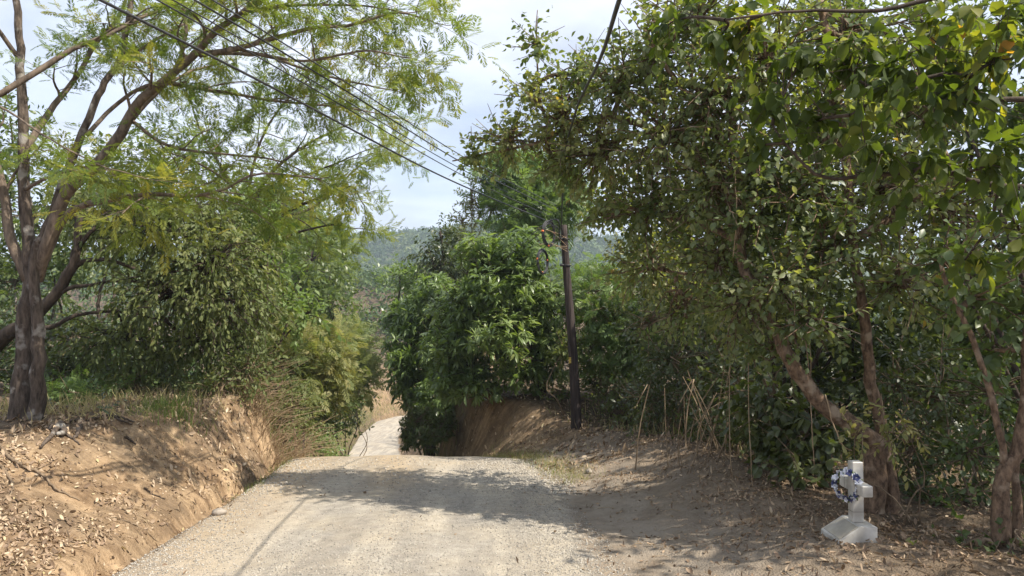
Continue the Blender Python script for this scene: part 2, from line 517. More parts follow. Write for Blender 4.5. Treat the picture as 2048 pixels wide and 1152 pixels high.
# ------------------------------------------------------------------ the ground
road_x = pl([-14, 0, 5.7, 9, 12.6, 16, 22, 30, 56, 78, 98, 106, 111, 114, 117, 170, 1500], [-0.2, -0.72, -1.1, -1.35, -1.72, -2.6, -4.3, -5.9, -10.6, -14.0, -15.8, -14.2, -10.5, -5, 4, 60, 60], 1.6)
road_z = pl([-14, 0, 5.7, 12.2, 14, 18, 30, 45, 56, 75, 100, 118, 170, 1500], [1.05, 0, -0.44, -0.94, -1.16, -2.1, -5.5, -8.7, -10.05, -11.9, -13.8, -14.8, -15, -15], 0.9)
left_top = pl([-14, 0, 4, 8, 11, 13.5, 16, 22, 30, 45, 60, 100, 170, 1500], [0.9, 0.5, 0.12, 0.14, 0.10, 0.02, -0.25, -1.6, -3.6, -6.4, -8.4, -11.2, -11, -11], 0.8)
right_top = pl([-14, 0, 4, 6, 9, 12, 14.5, 16.2, 17.6, 22, 25, 32, 45, 60, 100, 170, 1500], [1.2, 0.2, -0.16, -0.27, -0.42, -0.60, -0.95, -1.12, -0.62, -0.5, -1.2, -3.6, -6.9, -8.6, -12, -12, -12], 0.7)
left_w = pl([-14, 4, 8, 10, 12, 14, 17, 25, 200], [2.2, 2.1, 1.9, 1.2, 0.65, 0.5, 1.1, 2.5, 4], 0.8)
right_w = pl([-14, 6, 10, 13, 15, 16.4, 18, 19.5, 22, 26, 40, 200], [2.6, 2.4, 2.2, 2.0, 1.8, 1.7, 1.15, 0.7, 0.6, 1.2, 2.5, 4], 0.6)
HW = 2.02


def hill_h(x, y):
    """far ridge beyond the valley"""
    ridge = 62 * np.exp(-((y - 640) / 210.0) ** 2) * (0.82 + 0.32 * sstep(-330, 60, x))
    ridge = ridge * (1 + 0.25 * fbm(x / 130.0, y / 130.0, 4, 5))
    back = 60 * sstep(700, 1400, y)
    return ridge + back * 0.5


def height(x, y):
    x = np.asarray(x, float); y = np.asarray(y, float)
    xc = road_x(y); zr = road_z(y)
    u = x - xc
    e = 0.16 * fbm(y * 0.9 + 3, x * 0 + 1.7, 3, 11)
    a = np.abs(u)
    z = zr - 0.05 * (np.clip(u / HW, -1.3, 1.3)) ** 2 + 0.012 * fbm(x * 1.4, y * 1.4, 3, 3)
    # wheel tracks
    z = z - 0.018 * np.exp(-((a - 0.85) / 0.3) ** 2) * (y < 60)
    # left bank
    lw = left_w(y); lt = left_top(y) + 0.16 * fbm(x * 0.55, y * 0.55, 4, 21)
    rill = fbm(y * 2.6, x * 0.35, 4, 31) * 1.3
    fl = (-u - HW - 0.30 - e + 0.20 * rill * sstep(0, 0.4, -u - HW - 0.2)) / lw
    ditch = -0.13 * np.exp(-((-u - HW - 0.22) / 0.25) ** 2)
    tl = np.clip(fl, 0, 1)
    prof = np.where(tl < 0.25, tl * 0.9, 0.225 + (tl - 0.25) * 1.033)
    prof = tl * 0.45 + 0.55 * tl * tl * (3 - 2 * tl)
    prof = prof * .87 + .13 * sstep(0.0, .055, tl + .03 * fbm(y * 3.1, x * 3.1, 3, 33))
    zl = zr - 0.05 + ditch * (y > 3) + (lt - zr + 0.05) * prof
    far_l = sstep(1.0, 12.0, -u - HW - lw) * 0.7
    zl = zl + far_l * (0.6 + 0.5 * fbm(x * 0.2, y * 0.2, 3, 9))
    z = np.where(u < -HW - 0.05, zl, z)
    # right shoulder and berm
    rw = right_w(y); rt = right_top(y) + 0.12 * fbm(x * 0.8, y * 0.8, 4, 41)
    rill2 = fbm(y * 2.2, x * 0.3, 3, 51)
    fr = (u - HW - 0.15 - e + 0.15 * rill2 * sstep(16, 18, y)) / rw
    tr = np.clip(fr, 0, 1)
    profr = tr * 0.45 + 0.55 * tr * tr * (3 - 2 * tr)
    zrr = zr - 0.05 + (rt - zr + 0.05) * profr
    berm = 0.14 * np.exp(-((u - HW - rw) / 0.6) ** 2) * sstep(6.5, 9, y) * (1 - sstep(14, 16, y))
    zrr = zrr + berm - 0.22 * sstep(0.6, 3.0, u - HW - rw) * sstep(5, 8, y) * (1 - sstep(15, 17, y))
    zrr = zrr + sstep(2, 14, u - HW - rw) * (0.8 + 0.6 * fbm(x * 0.2, y * 0.2, 3, 19))
    z = np.where(u > HW + 0.05, zrr, z)
    bump = sstep(0.0, 0.6, a - HW) * (y < 70)
    rdg = 1 - np.abs(fbm(x * 1.5 + 4, y * 1.5, 4, 63)) * 2
    z = z + bump * (0.055 * fbm(x * 2.2, y * 2.2, 4, 61) + 0.032 * fbm(x * 6.5, y * 6.5, 3, 71) - 0.07 * np.clip(rdg - .55, 0, 1) * (u < 0))
    z = z + .075 * np.exp(-((x - 2.75) ** 2 + (y - 6.06) ** 2) / .4)
    # the valley side beyond the bend rises
    z = z + 9.0 * sstep(117, 150, y) * (y < 2000) + 7.0 * sstep(101, 124, y) * sstep(2.5, 8, -u)
    z = z - 14 * sstep(160, 300, y)
    z = z + hill_h(x, y) * sstep(250, 420, y)
    return z


def gz(x, y):
    return float(height(np.array([x]), np.array([y]))[0])


def make_ground():
    ys = np.concatenate([np.arange(-12, 2.5, 0.35), np.arange(2.5, 15.5, 0.055), np.arange(15.5, 26, 0.14), np.arange(26, 60, 0.6), np.arange(60, 170, 1.6), np.geomspace(170, 1500, 70)])
    um = np.concatenate([np.linspace(-HW, HW, 61)])
    ul = -HW - np.concatenate([np.arange(0.05, 4.2, 0.055), np.geomspace(4.3, 700, 60)])
    ur = HW + np.concatenate([np.arange(0.05, 4.2, 0.06), np.geomspace(4.3, 700, 60)])
    us = np.concatenate([ul[::-1], um, ur])
    iL = len(ul); iR = len(ul) + len(um) - 1
    Yg, Ug = np.meshgrid(ys, us, indexing='ij')
    X = road_x(Yg) + Ug
    Z = height(X, Yg)
    ny, nu = Yg.shape
    V = np.stack([X, Yg, Z], -1).reshape(-1, 3).astype(np.float32)
    en = 0.22 * fbm(Yg * 0.7, Yg * 0 + 2, 3, 77)
    over = np.abs(Ug) - HW + en
    roadm = 1 - sstep(-0.35, 0.45, np.where(Ug > 0, over + 0.28 * sstep(11, 5, Yg), over))
    roadm = np.where(Yg > 118, 0, roadm)
    a = np.abs(Ug)
    track = np.clip(sstep(0.7, 1.9, -Ug) * 0.9 + 0.9 * np.exp(-((Ug + 0.25) / 0.45) ** 2) * sstep(8, 11, Yg) + 0.3 * sstep(11, 13, Yg), 0, 1) * (1 - .9 * sstep(16, 26, Yg))
    lw = left_w(Yg); rw = right_w(Yg)
    nz = 0.5 + 0.5 * fbm(X * 1.1, Yg * 1.1, 4, 91)
    clayL = (1 - sstep(0.7, 1.5, (-Ug - HW - 0.3) / lw + (nz - 0.5) * 0.7)) * (Ug < 0) * (1 - .85 * sstep(15, 19, Yg))
    clayR = (0.25 + 0.6 * sstep(13, 16.5, Yg)) * (1 - sstep(0.6, 1.4, (Ug - HW) / rw + (nz - 0.5) * 0.9)) * (Ug > 0)
    clay = np.clip(clayL + clayR + 0.7 * (Yg > 98) * (Yg < 120) * (np.abs(Ug) < 12), 0, 1)
    clay = np.where(Yg > 124, 0, clay)
    clay = np.where(np.abs(Ug) < HW, 0.8, clay)
    dust = (Ug > 0) * (1 - sstep(.3, 2.6, Ug - HW)) * (1 - sstep(13, 16, Yg))

    def part(name, j0, j1, i0, i1, mat):
        idx = np.arange(ny * nu).reshape(ny, nu)[i0:i1 + 1, j0:j1 + 1]
        sub = V.reshape(ny, nu, 3)[i0:i1 + 1, j0:j1 + 1].reshape(-1, 3)
        h, w_ = idx.shape
        k = np.arange(h * w_).reshape(h, w_)
        q = np.stack([k[:-1, :-1], k[:-1, 1:], k[1:, 1:], k[1:, :-1]], -1).reshape(-1)
        g = Geo()
        g.add(sub, q, np.full((h - 1) * (w_ - 1), 4))
        o = g.build(name, mat)
        for nm, arr in (('road', roadm), ('track', track), ('clay', clay), ('dust', dust)):
            at_ = o.data.attributes.new(nm, 'FLOAT', 'POINT')
            at_.data.foreach_set('value', arr[i0:i1 + 1, j0:j1 + 1].astype(np.float32).ravel())
        # shared-border normals so the pieces shade as one sheet
        n = NR[i0:i1 + 1, j0:j1 + 1].reshape(-1, 3)
        o.data.normals_split_custom_set_from_vertices(n.tolist())
        return o

    dXu = np.gradient(np.stack([X, Yg, Z], -1), axis=1)
    dXv = np.gradient(np.stack([X, Yg, Z], -1), axis=0)
    NR = unit(np.cross(dXu, dXv))
    iF = int(np.searchsorted(ys, 170))
    jb = int(np.searchsorted(us, -HW - 3.2))
    i0 = int(np.searchsorted(ys, 2.5)); i1 = int(np.searchsorted(ys, 16))
    o = part('road', iL, iR, 0, iF, M['earth'])
    tag(o, 'pale gravel road dipping over a crest between the banks', 'road', kind='structure')
    o = part('verge', 0, iL, 0, iF, M['earth'])
    tag(o, 'brown clay bank and leaf strewn ground left of the gravel road', 'ground', kind='structure')
    o = part('ground', iR, nu - 1, 0, iF, M['earth'])
    tag(o, 'dusty shoulder and shaded earth bank right of the gravel road', 'ground', kind='structure')
    o = part('hills', 0, nu - 1, iF, ny - 1, M['hill'])
    tag(o, 'wooded ridge far beyond the end of the road', 'hill', kind='structure')


make_ground()

# ------------------------------------------------------------------ leaves
def tv(*a):
    return np.array(a, float)


BROAD = (tv((0, 0, 0), (-.20, .28, .05), (0, .30, -.02), (.20, .28, .05), (-.24, .62, .03), (0, .64, -.03), (.24, .62, .03), (0, 1, -.14)),
         [(0, 2, 1), (0, 3, 2), (1, 2, 5, 4), (2, 3, 6, 5), (4, 5, 7), (5, 6, 7)])
ROUND = (BROAD[0] * np.array([1.35, 1, 1.6]), BROAD[1])
OVAL = (tv((0, 0, 0), (-.17, .3, .03), (.17, .3, .03), (-.19, .68, .0), (.19, .68, .0), (0, 1, -.1)),
        [(0, 2, 1), (1, 2, 4, 3), (3, 4, 5)])
DIAM = (tv((0, 0, 0), (-.22, .5, .04), (.22, .5, .04), (0, 1, -.08)), [(0, 2, 3, 1)])
LANCE = (tv((0, 0, 0), (-.105, .35, .02), (.105, .35, .02), (-.095, .7, -.05), (.095, .7, -.05), (0, 1, -.2)),
         [(0, 2, 1), (1, 2, 4, 3), (3, 4, 5)])
CURL = (tv((0, 0, .05), (-.22, .3, .13), (.0, .33, 0), (.22, .3, .1), (-.18, .7, .12), (0, .68, .03), (.2, .72, .16), (0, 1, .15)),
        [(0, 2, 1), (0, 3, 2), (1, 2, 5, 4), (2, 3, 6, 5), (4, 5, 7), (5, 6, 7)])
BLADE = (tv((-.02, 0, 0), (.02, 0, 0), (-.016, .55, .05), (.016, .55, .05), (0, 1, -.12)), [(0, 1, 3, 2), (2, 3, 4)])


def frond_tpl(seed, pairs=10, plen=0.36, pw=0.036):
    r = np.random.default_rng(seed)
    v, f = [], []
    def yz(t):
        return t, -0.12 * t * t
    for s in np.linspace(0, 1, 5)[:-1]:
        y0, z0 = yz(s); y1, z1 = yz(s + 0.25)
        n = len(v)
        v += [(-.006, y0, z0), (.006, y0, z0), (.005, y1, z1), (-.005, y1, z1)]
        f.append((n, n + 1, n + 2, n + 3))
    for i in range(pairs):
        t = 0.16 + 0.84 * i / (pairs - 1)
        y0, z0 = yz(t)
        L = plen * (0.55 + 0.45 * math.sin(math.pi * min(1, t * 0.9 + 0.1))) * (1 if t < 0.9 else 0.8)
        for sgn in (-1, 1):
            if i == pairs - 1 and sgn == 1:
                pass
            a = R_(58 - 28 * t + r.normal(0, 6))
            ll = L * r.uniform(0.85, 1.1)
            d = np.array([sgn * math.sin(a), math.cos(a), -0.18 + r.normal(0, 0.1)])
            n_ = np.array([-sgn * math.cos(a), math.sin(a), 0]) * pw
            p0 = np.array([0, y0, z0])
            n = len(v)
            v += [tuple(p0 + d * 0.04), tuple(p0 + d * ll * 0.4 + n_), tuple(p0 + d * ll + np.array([0, 0, -0.03])), tuple(p0 + d * ll * 0.45 - n_)]
            f.append((n, n + 1, n + 2, n + 3))
    return (np.array(v, float), f)


FROND = [frond_tpl(i) for i in range(3)]
FINE = [frond_tpl(7 + i, 6, 0.5, 0.06) for i in range(2)]


def rot(dirs, nrm):
    y = unit(dirs)
    z = nrm - y * np.sum(nrm * y, -1, keepdims=True)
    z = unit(z)
    x = np.cross(y, z)
    return np.stack([x, y, z], -1)


def rdir(rng, n):
    return unit(rng.normal(size=(n, 3)))


UP = np.array([0, 0, 1.0])
KIND = {
    # template, leaf length, leaves per twig, twig length, droop, how much the leaf leaves the twig, normal scatter
    'broad': dict(t=[BROAD, ROUND], s=(.065, .12), m=9, L=.42, droop=.35, spread=.9, ns=.5),
    'small': dict(t=[OVAL], s=(.06, .11), m=12, L=.45, droop=.3, spread=.9, ns=.55),
    'mid': dict(t=[DIAM], s=(.10, .19), m=11, L=.55, droop=.35, spread=.9, ns=.6),
    'droop': dict(t=[OVAL], s=(.075, .125), m=12, L=.5, droop=1.0, spread=.7, ns=.7),
    'whorl': dict(t=[LANCE], s=(.19, .29), m=13, L=.09, droop=.1, spread=1.7, ns=.25),
    'frond': dict(t=FROND, s=(.17, .27), m=8, L=.5, droop=.06, spread=1.0, ns=.22),
    'fine': dict(t=FINE, s=(.25, .42), m=6, L=.6, droop=.25, spread=.9, ns=.5),
    'far': dict(t=[DIAM], s=(.22, .42), m=8, L=.8, droop=.3, spread=1.0, ns=.7),
    'big': dict(t=[ROUND, BROAD], s=(.12, .19), m=7, L=.45, droop=.75, spread=.8, ns=.5),
}


def leaves_on(g, base, d, k, rng, tint, tj=0.12, scale=1.0):
    """m leaves along twigs that start at base (n,3) and run along d (n,3)"""
    n = len(base)
    m = k['m']
    P = np.repeat(base, m, 0); D = np.repeat(unit(d), m, 0)
    t = np.tile((np.arange(m) + 0.5) / m, n) + rng.uniform(-.06, .06, n * m)
    L = np.repeat(rng.uniform(.6, 1.3, n), m) * k['L'] * scale
    P = P + D * (t * L)[:, None] - UP * (0.25 * (t * L) ** 2)[:, None]
    side = rdir(rng, n * m)
    side = side - D * np.sum(side * D, -1, keepdims=True)
    ld = unit(D * 0.7 + unit(side) * k['spread'] - UP * k['droop'] * rng.uniform(.3, 1.4, (n * m, 1)))
    nr = UP + rng.normal(0, k['ns'], (n * m, 3))
    s = rng.uniform(*k['s'], n * m) * scale
    ti = np.clip(np.repeat(tint, m) + rng.normal(0, tj, n * m), 0, 1)
    Rm = rot(ld, nr)
    nt_ = len(k['t'])
    pick = rng.integers(0, nt_, n * m)
    for i in range(nt_):
        q = pick == i
        g.inst(k['t'][i], P[q], Rm[q], s[q], ti[q])


def blob_clusters(rng, blobs, dens, shell=0.45, lobes=0.35):
    """cluster centres and outward directions for ellipsoids (centre, radii)"""
    Ps, Ds, B = [], [], []
    for bi, (c, r) in enumerate(blobs):
        c = np.asarray(c, float); r = np.asarray(r, float)
        p = 1.6
        area = 4 * np.pi * (((r[0] * r[1]) ** p + (r[0] * r[2]) ** p + (r[1] * r[2]) ** p) / 3) ** (1 / p)
        n = max(4, int(area * dens))
        d = rdir(rng, n)
        lob = rdir(rng, 7)
        k = 1 + lobes * (np.max(d @ lob.T, axis=1) - 0.75) * 1.6
        rr = rng.uniform(0, 1, n) ** shell * k
        Ps.append(c + d * rr[:, None] * r)
        Ds.append(unit(d / r + rng.normal(0, .35 / np.mean(r), (n, 3))))
        B.append(np.full(n, bi))
    return np.concatenate(Ps), np.concatenate(Ds), np.concatenate(B)


def pb(px, py, Y, rx, ry, rz):
    """a crown clump seen at px, py with half sizes rx, ry in photo pixels at depth Y and rz metres deep"""
    return (at(px, py, Y), (rx / FPX * Y, rz, ry / FPX * Y))


def grow_twigs(g, rng, P, D, B, blobs, skel, share, r0=0.012, sides=4):
    """branchlets from the nearest limb point (or the clump's middle) out to the leaf twigs"""
    mids = []
    for (c, r) in blobs:
        c = np.asarray(c, float)
        if skel is not None and len(skel):
            i = np.argmin(np.sum((skel - c) ** 2, 1) + 0.6 * np.maximum(0, skel[:, 2] - c[2]))
            a = skel[i]
            q = smooth_path([a, a * 0.5 + c * 0.5 + rng.normal(0, .10, 3) * np.linalg.norm(c - a), c], 7)
            rr = np.linspace(r0 * 2.6, r0 * 1.4, 7)
            g.tube(q, rr, 5, rng.uniform(.3, .7), cap=False)
            mids.append(q)
        else:
            mids.append(np.array([c - np.array([0, 0, r[2] * .7]), c]))
    sel = np.nonzero(rng.uniform(0, 1, len(P)) < share)[0]
    for i in sel:
        q = mids[B[i]]
        j = rng.integers(len(q) // 2, len(q))
        a = q[j]; b = P[i]
        m = a * 0.5 + b * 0.5 + rng.normal(0, .12, 3) * np.linalg.norm(b - a) + UP * 0.06 * np.linalg.norm(b - a)
        e = b + D[i] * 0.3
        g.tube(np.array([a, m, b, e]), [r0, r0 * .75, r0 * .5, r0 * .25], sides, rng.uniform(.2, .8), cap=False)


def ground_base(p):
    return np.array([p[0], p[1], gz(p[0], p[1])])


def trunk_tube(g, pts, r0, r1, rng, n=None, sides=10, flare=0.0, rough=0.05):
    n = n or max(8, int(np.sum(np.linalg.norm(np.diff(pts, axis=0), axis=1)) / 0.16))
    q = smooth_path(pts, n)
    t = np.linspace(0, 1, n)
    r = r0 + (r1 - r0) * t ** 0.85
    if flare:
        r = r * (1 + flare * np.exp(-t * n / 5.0))
    q[1:-1] += rng.normal(0, 0.012, (n - 2, 3)) * min(1, r0 * 10)
    g.tube(q, r, sides, 0.5, rough, rng)
    return q


def leafy(name, label, cat, base, trunks, blobs, kind, leafm, barkm, dens, rng, group=None, tint=(.25, .75), tj=.12, share=.3, shell=.45, scale=1.0, twigr=.012, up=.15, trunk_name='trunk', lobes=.35):
    """a tree or shrub: Empty > trunk, branches, crown"""
    base = np.asarray(base, float)
    root = thing(name, label, cat, base, group)
    skel = []
    if trunks:
        g = Geo()
        for (pts, r0, r1, fl) in trunks:
            skel.append(trunk_tube(g, np.array(pts), r0, r1, rng, flare=fl))
        g.build(trunk_name, M[barkm], root, origin=base)
    skel = np.concatenate(skel) if skel else np.array([base, base + UP * .3])
    P, D, B = blob_clusters(rng, blobs, dens, shell, lobes)
    D = unit(D + UP * up)
    bt = rng.uniform(tint[0], tint[1], len(blobs))
    ti = np.clip(bt[B] * .5 + rng.uniform(tint[0], tint[1], len(P)) * .5, 0, 1)
    if share > 0:
        g = Geo()
        grow_twigs(g, rng, P, D, B, blobs, skel, share, twigr)
        g.build('branches', M[barkm if barkm != 'bark_grey' else 'bark_limb'], root, origin=base)
    g = Geo()
    k = KIND[kind]
    leaves_on(g, P - D * 0.12, D, k, rng, ti, tj, scale)
    g.build('crown' if cat == 'tree' else 'foliage', M[leafm], root, origin=base, smooth=False)
    return root


# ------------------------------------------------------------------ feathery trees with long arching limbs
def feather_tree(name, label, base, stems, limbs, leafm, rng, barkm='bark_grey', step=.42, L1=(1.0, 2.0), tint=(.2, .8), fr=1.0, tw_step=.2, sidesb=6, kind='frond', spawn_up=.18):
    base = np.asarray(base, float)
    root = thing(name, label, 'tree', base)
    gt = Geo(); gl = Geo(); gb = Geo(); gc = Geo()
    for (pts, r0, r1, fl) in stems:
        trunk_tube(gt, np.array(pts), r0, r1, rng, flare=fl, sides=12)
    TB, TD, TT = [], [], []

    def branch(p, d, L, r, level, tint0):
        n = 7 if level else 4
        q = [p]
        dd = unit(d)
        for i in range(n - 1):
            dd = unit(dd + rng.normal(0, .16 if level else .12, 3) + np.array([0, 0, -.03]))
            q.append(q[-1] + dd * L / (n - 1))
        q = np.array(q)
        gb.tube(q, np.linspace(r, r * .35, n), 5 if level else 3, rng.uniform(.2, .8), cap=False)
        if level:
            m = max(2, int(L / tw_step))
            for j in range(m):
                t = (j + .6) / m
                if t < .12: continue
                f = t * (n - 1); i = min(int(f), n - 2)
                pp = q[i] + (q[i + 1] - q[i]) * (f - i)
                tt = unit(q[i + 1] - q[i])
                sd_ = np.cross(tt, UP) * (1 if j % 2 else -1)
                branch(pp, tt * .55 + sd_ * rng.uniform(.6, 1.1) + UP * rng.uniform(-.12, .3), rng.uniform(.35, .8) * (1.15 - .4 * t), r * .38, 0, tint0)
            TB.append(q[-2]); TD.append(q[-1] - q[-2]); TT.append(tint0)
        else:
            TB.append(q[0]); TD.append((q[-1] - q[0])); TT.append(tint0)
            if L > .5:
                TB.append(q[2]); TD.append(q[-1] - q[1] + rng.normal(0, .1, 3)); TT.append(tint0)

    for (pts, r0, r1, t0) in limbs:
        Lt = np.sum(np.linalg.norm(np.diff(np.array(pts), axis=0), axis=1))
        n = max(8, int(Lt / .14))
        q = smooth_path(pts, n)
        q[1:] += np.cumsum(rng.normal(0, .006, (n - 1, 3)), 0) * .6
        t = np.linspace(0, 1, n)
        gl.tube(q, (r0 + (r1 - r0) * t) * .8, 8, .5, .04, rng)
        if t0 >= 1: continue
        m = max(2, int(Lt * (1 - t0) / step))
        for j in range(m):
            tt = t0 + (1 - t0) * (j + rng.uniform(.1, .9)) / m
            f = tt * (n - 1); i = min(int(f), n - 2)
            T = unit(q[i + 1] - q[i])
            sd_ = unit(np.cross(T, UP)) * rng.choice((-1, 1))
            d = T * rng.uniform(.3, .9) + sd_ * rng.uniform(.4, 1.1) + UP * rng.normal(spawn_up, .3)
            rr = (r0 + (r1 - r0) * tt)
            branch(q[i], d, rng.uniform(*L1) * (1.15 - .6 * tt), min(.45 * rr, .022), 1, rng.uniform(*tint))
        branch(q[-1], unit(q[-1] - q[-3]), L1[0] * .8, r1 * .9, 1, rng.uniform(*tint))
    if gt.n: gt.build('trunk', M[barkm], root, origin=base)
    gl.build('limbs', M['bark_limb' if barkm == 'bark_grey' else barkm], root, origin=base)
    gb.build('branches', M['bark_limb' if barkm == 'bark_grey' else barkm], root, origin=base)
    TB = np.array(TB); TD = np.array(TD); TT = np.array(TT)
    k = dict(KIND[kind])
    leaves_on(gc, TB, TD, k, rng, np.clip(TT + rng.normal(0, .12, len(TT)), 0, 1), .08, fr)
    gc.build('crown', M[leafm], root, origin=base, smooth=False)
    return root


def P3(Y0, *pp):
    """limb points: (px, py) or (px, py, Y)"""
    return [at(p[0], p[1], p[2] if len(p) > 2 else Y0) for p in pp]


rng = np.random.default_rng(11)
LY = 9.5
b1 = ground_base(at(52, 850, LY))
feather_tree('feathery_tree', 'tall feathery leaved tree with twin grey trunk on the clay bank, arching over the road', b1, [
    ([b1 + (-.10, 0, -.15), *P3(LY, (44, 760), (52, 650), (60, 560), (58, 500), (48, 380), (46, 260), (41, 150), (38, 60), (30, -60), (20, -220))], .112, .032, .3),
    ([b1 + (.10, -.02, -.15), *P3(LY - .1, (76, 760), (76, 660), (70, 580), (74, 500), (100, 440), (143, 312), (187, 217), (213, 160), (247, 95), (262, 0), (270, -120))], .08, .028, .35),
], [
    (P3(LY, (56, 560), (20, 480), (8, 410), (-10, 330), (-50, 240, LY + .6)), .09, .05, .5),
    (P3(LY, (50, 300), (82, 250, LY + .3), (108, 208, LY + .5), (152, 152, LY + .6), (190, 85, LY + .7), (240, 25, LY + .8), (270, -60, LY + .9)), .06, .02, .35),
    (P3(LY, (72, 560), (92, 500, LY - .1), (130, 391, LY - .2), (187, 334, LY - .3), (243, 269, LY - .4), (278, 208, LY - .5), (330, 165, LY - .6), (391, 113, LY - .7), (434, 65, LY - .8), (490, 26, LY - .9), (530, -5, LY - 1), (620, -60, LY - 1.2)), .105, .03, .4),
    (P3(LY - .7, (400, 110), (477, 95, LY - .9), (564, 69, LY - 1), (629, 52, LY - 1.1), (700, 48, LY - 1.3), (790, 22, LY - 1.4), (850, 34, LY - 1.5)), .045, .010, .15),
    (P3(LY - .3, (243, 265), (285, 215, LY - .1), (345, 150, LY), (372, 75, LY + .1), (368, 30, LY + .2), (360, -60, LY + .2)), .045, .02, .45),
    (P3(LY - .2, (174, 269), (225, 217, LY + .2), (278, 178, LY), (330, 165, LY - .5)), .035, .03, .5),
    (P3(LY, (92, 520), (112, 470), (139, 425, LY - .3), (174, 408, LY - .5), (239, 395, LY - .7), (312, 386, LY - .9), (382, 391, LY - 1), (438, 378, LY - 1.2), (512, 343, LY - 1.3), (610, 350, LY - 1.4)), .06, .010, .45),
    (P3(LY - .6, (330, 165), (430, 182, LY - .2), (560, 203, LY + .2), (690, 215, LY + .5), (790, 236, LY + .8)), .034, .008, .15),
    (P3(LY - .7, (400, 108), (520, 110, LY - .4), (640, 150, LY - .2), (730, 172, LY), (800, 186, LY + .1)), .032, .008, .15),
    (P3(LY - 1, (490, 24), (600, 10), (730, 12), (820, 24)), .028, .008, .15),
    (P3(LY - .4, (262, 240), (340, 292, LY - .2), (450, 308, LY), (560, 322, LY + .2), (640, 360, LY + .4)), .03, .008, .15),
    (P3(LY, (213, 160), (280, 100, LY + .5), (400, 30, LY + .9), (520, -40, LY + 1.2)), .035, .012, .15),
    (P3(LY - .8, (434, 65), (560, -30, LY - .6), (720, -60, LY - .4)), .03, .01, .2),
    (P3(LY - .7, (460, 95), (600, 120, LY - 1.2), (720, 100, LY - 1.6), (800, 110, LY - 1.8)), .026, .008, .1),
    (P3(LY, (48, 380), (110, 350, LY - .8), (190, 330, LY - 1.2)), .03, .01, .2),
    (P3(LY, (40, 120), (-20, 40, LY - .4), (-80, -40, LY - .8)), .04, .015, .2),
], 'feather', rng, step=.34, L1=(.5, 1.35), fr=.9)

# the tree outside the frame whose limb crosses the top left corner
b1b = ground_base(at(-330, 820, 8.6))
feather_tree('feathery_tree', 'feathery tree at the left edge whose bare limb slants up across the twin trunk', b1b, [
    ([b1b + (0, 0, -.1), *P3(8.6, (-320, 600), (-260, 420), (-140, 260), (-40, 200))], .15, .07, .5)], [
    (P3(8.6, (-40, 200), (0, 187), (87, 135, 8.8), (143, 100, 8.9), (208, 74, 9), (278, 39, 9.2), (330, 15, 9.4), (400, -60, 9.6)), .052, .02, .4),
    (P3(8.6, (-140, 260), (-100, 100), (-40, -60)), .05, .02, .3),
    (P3(8.6, (-60, 200), (0, 215, 8.2), (90, 275, 7.9), (190, 330, 7.9), (245, 345, 7.9)), .02, .006, .5),
], 'feather', rng, step=.5, L1=(.8, 1.4))

b2 = ground_base(at(505, 800, 17.5))
Y2 = 17.5
feather_tree('feathery_tree', 'feathery yellow green tree with dark forking limbs, second along the left bank', b2, [
    ([b2 + (0, 0, -.2), *P3(Y2, (500, 700), (508, 600), (505, 520), (500, 470))], .2, .12, .3)], [
    (P3(Y2, (505, 520), (540, 450), (580, 420, Y2 - .5), (640, 395, Y2 - .8), (700, 372, Y2 - 1), (722, 402, Y2 - 1.2)), .085, .012, .3),
    (P3(Y2, (500, 470), (505, 420), (540, 350), (610, 290, Y2 + .3), (690, 250, Y2 + .6), (735, 240, Y2 + .6)), .085, .012, .3),
    (P3(Y2, (505, 490), (560, 440), (630, 410, Y2 + .8), (720, 330, Y2 + 1.5), (765, 312, Y2 + 2)), .06, .012, .3),
    (P3(Y2, (503, 480), (480, 400), (440, 330), (400, 260, Y2 + .5), (380, 200, Y2 + .5)), .07, .012, .35),
    (P3(Y2, (503, 450), (500, 360), (530, 260), (590, 180), (640, 140)), .06, .012, .35),
    (P3(Y2, (510, 500), (580, 470), (660, 450, Y2 - .8), (700, 455, Y2 - 1)), .05, .012, .3),
    (P3(Y2, (500, 420), (450, 360, Y2 - 1), (380, 320, Y2 - 1.5), (310, 300, Y2 - 2)), .05, .012, .25),
    (P3(Y2, (540, 350), (600, 350, Y2 - 1), (660, 330, Y2 - 2), (730, 300, Y2 - 2.5)), .045, .012, .2),
], 'feather', rng, barkm='bark_dark', step=.5, L1=(.9, 2.0), fr=1.25, tw_step=.32)


# ------------------------------------------------------------------ broadleaved trees and shrubs
def sh(name, label, cat, px, Y, blobs, kind, leafm, dens, seed, barkm='twig', group=None, stem_r=.022, **kw):
    """a shrub: stems fan out of the ground at px into its clumps"""
    r = np.random.default_rng(seed)
    x = at(px, 800, Y)[0]
    base = np.array([x, Y, gz(x, Y) - .03])
    bl = [pb(*b) for b in blobs]
    tr = []
    for (c, rad) in bl:
        c = np.asarray(c)
        e = c + np.array([0, 0, rad[2] * .3])
        mid = base * .5 + e * .5 + r.normal(0, .12, 3) * np.array([1, 1, .3]) * np.linalg.norm(e - base)
        b0 = base + r.normal(0, .06, 3) * np.array([1, 1, 0])
        tr.append(([b0, b0 * .6 + mid * .4 + UP * .1, mid, e], stem_r * r.uniform(.8, 1.3), stem_r * .35, .1))
    return leafy(name, label, cat, base, tr, bl, kind, leafm, barkm, dens, r, group, trunk_name='trunk' if cat == 'tree' else 'stems', **kw)


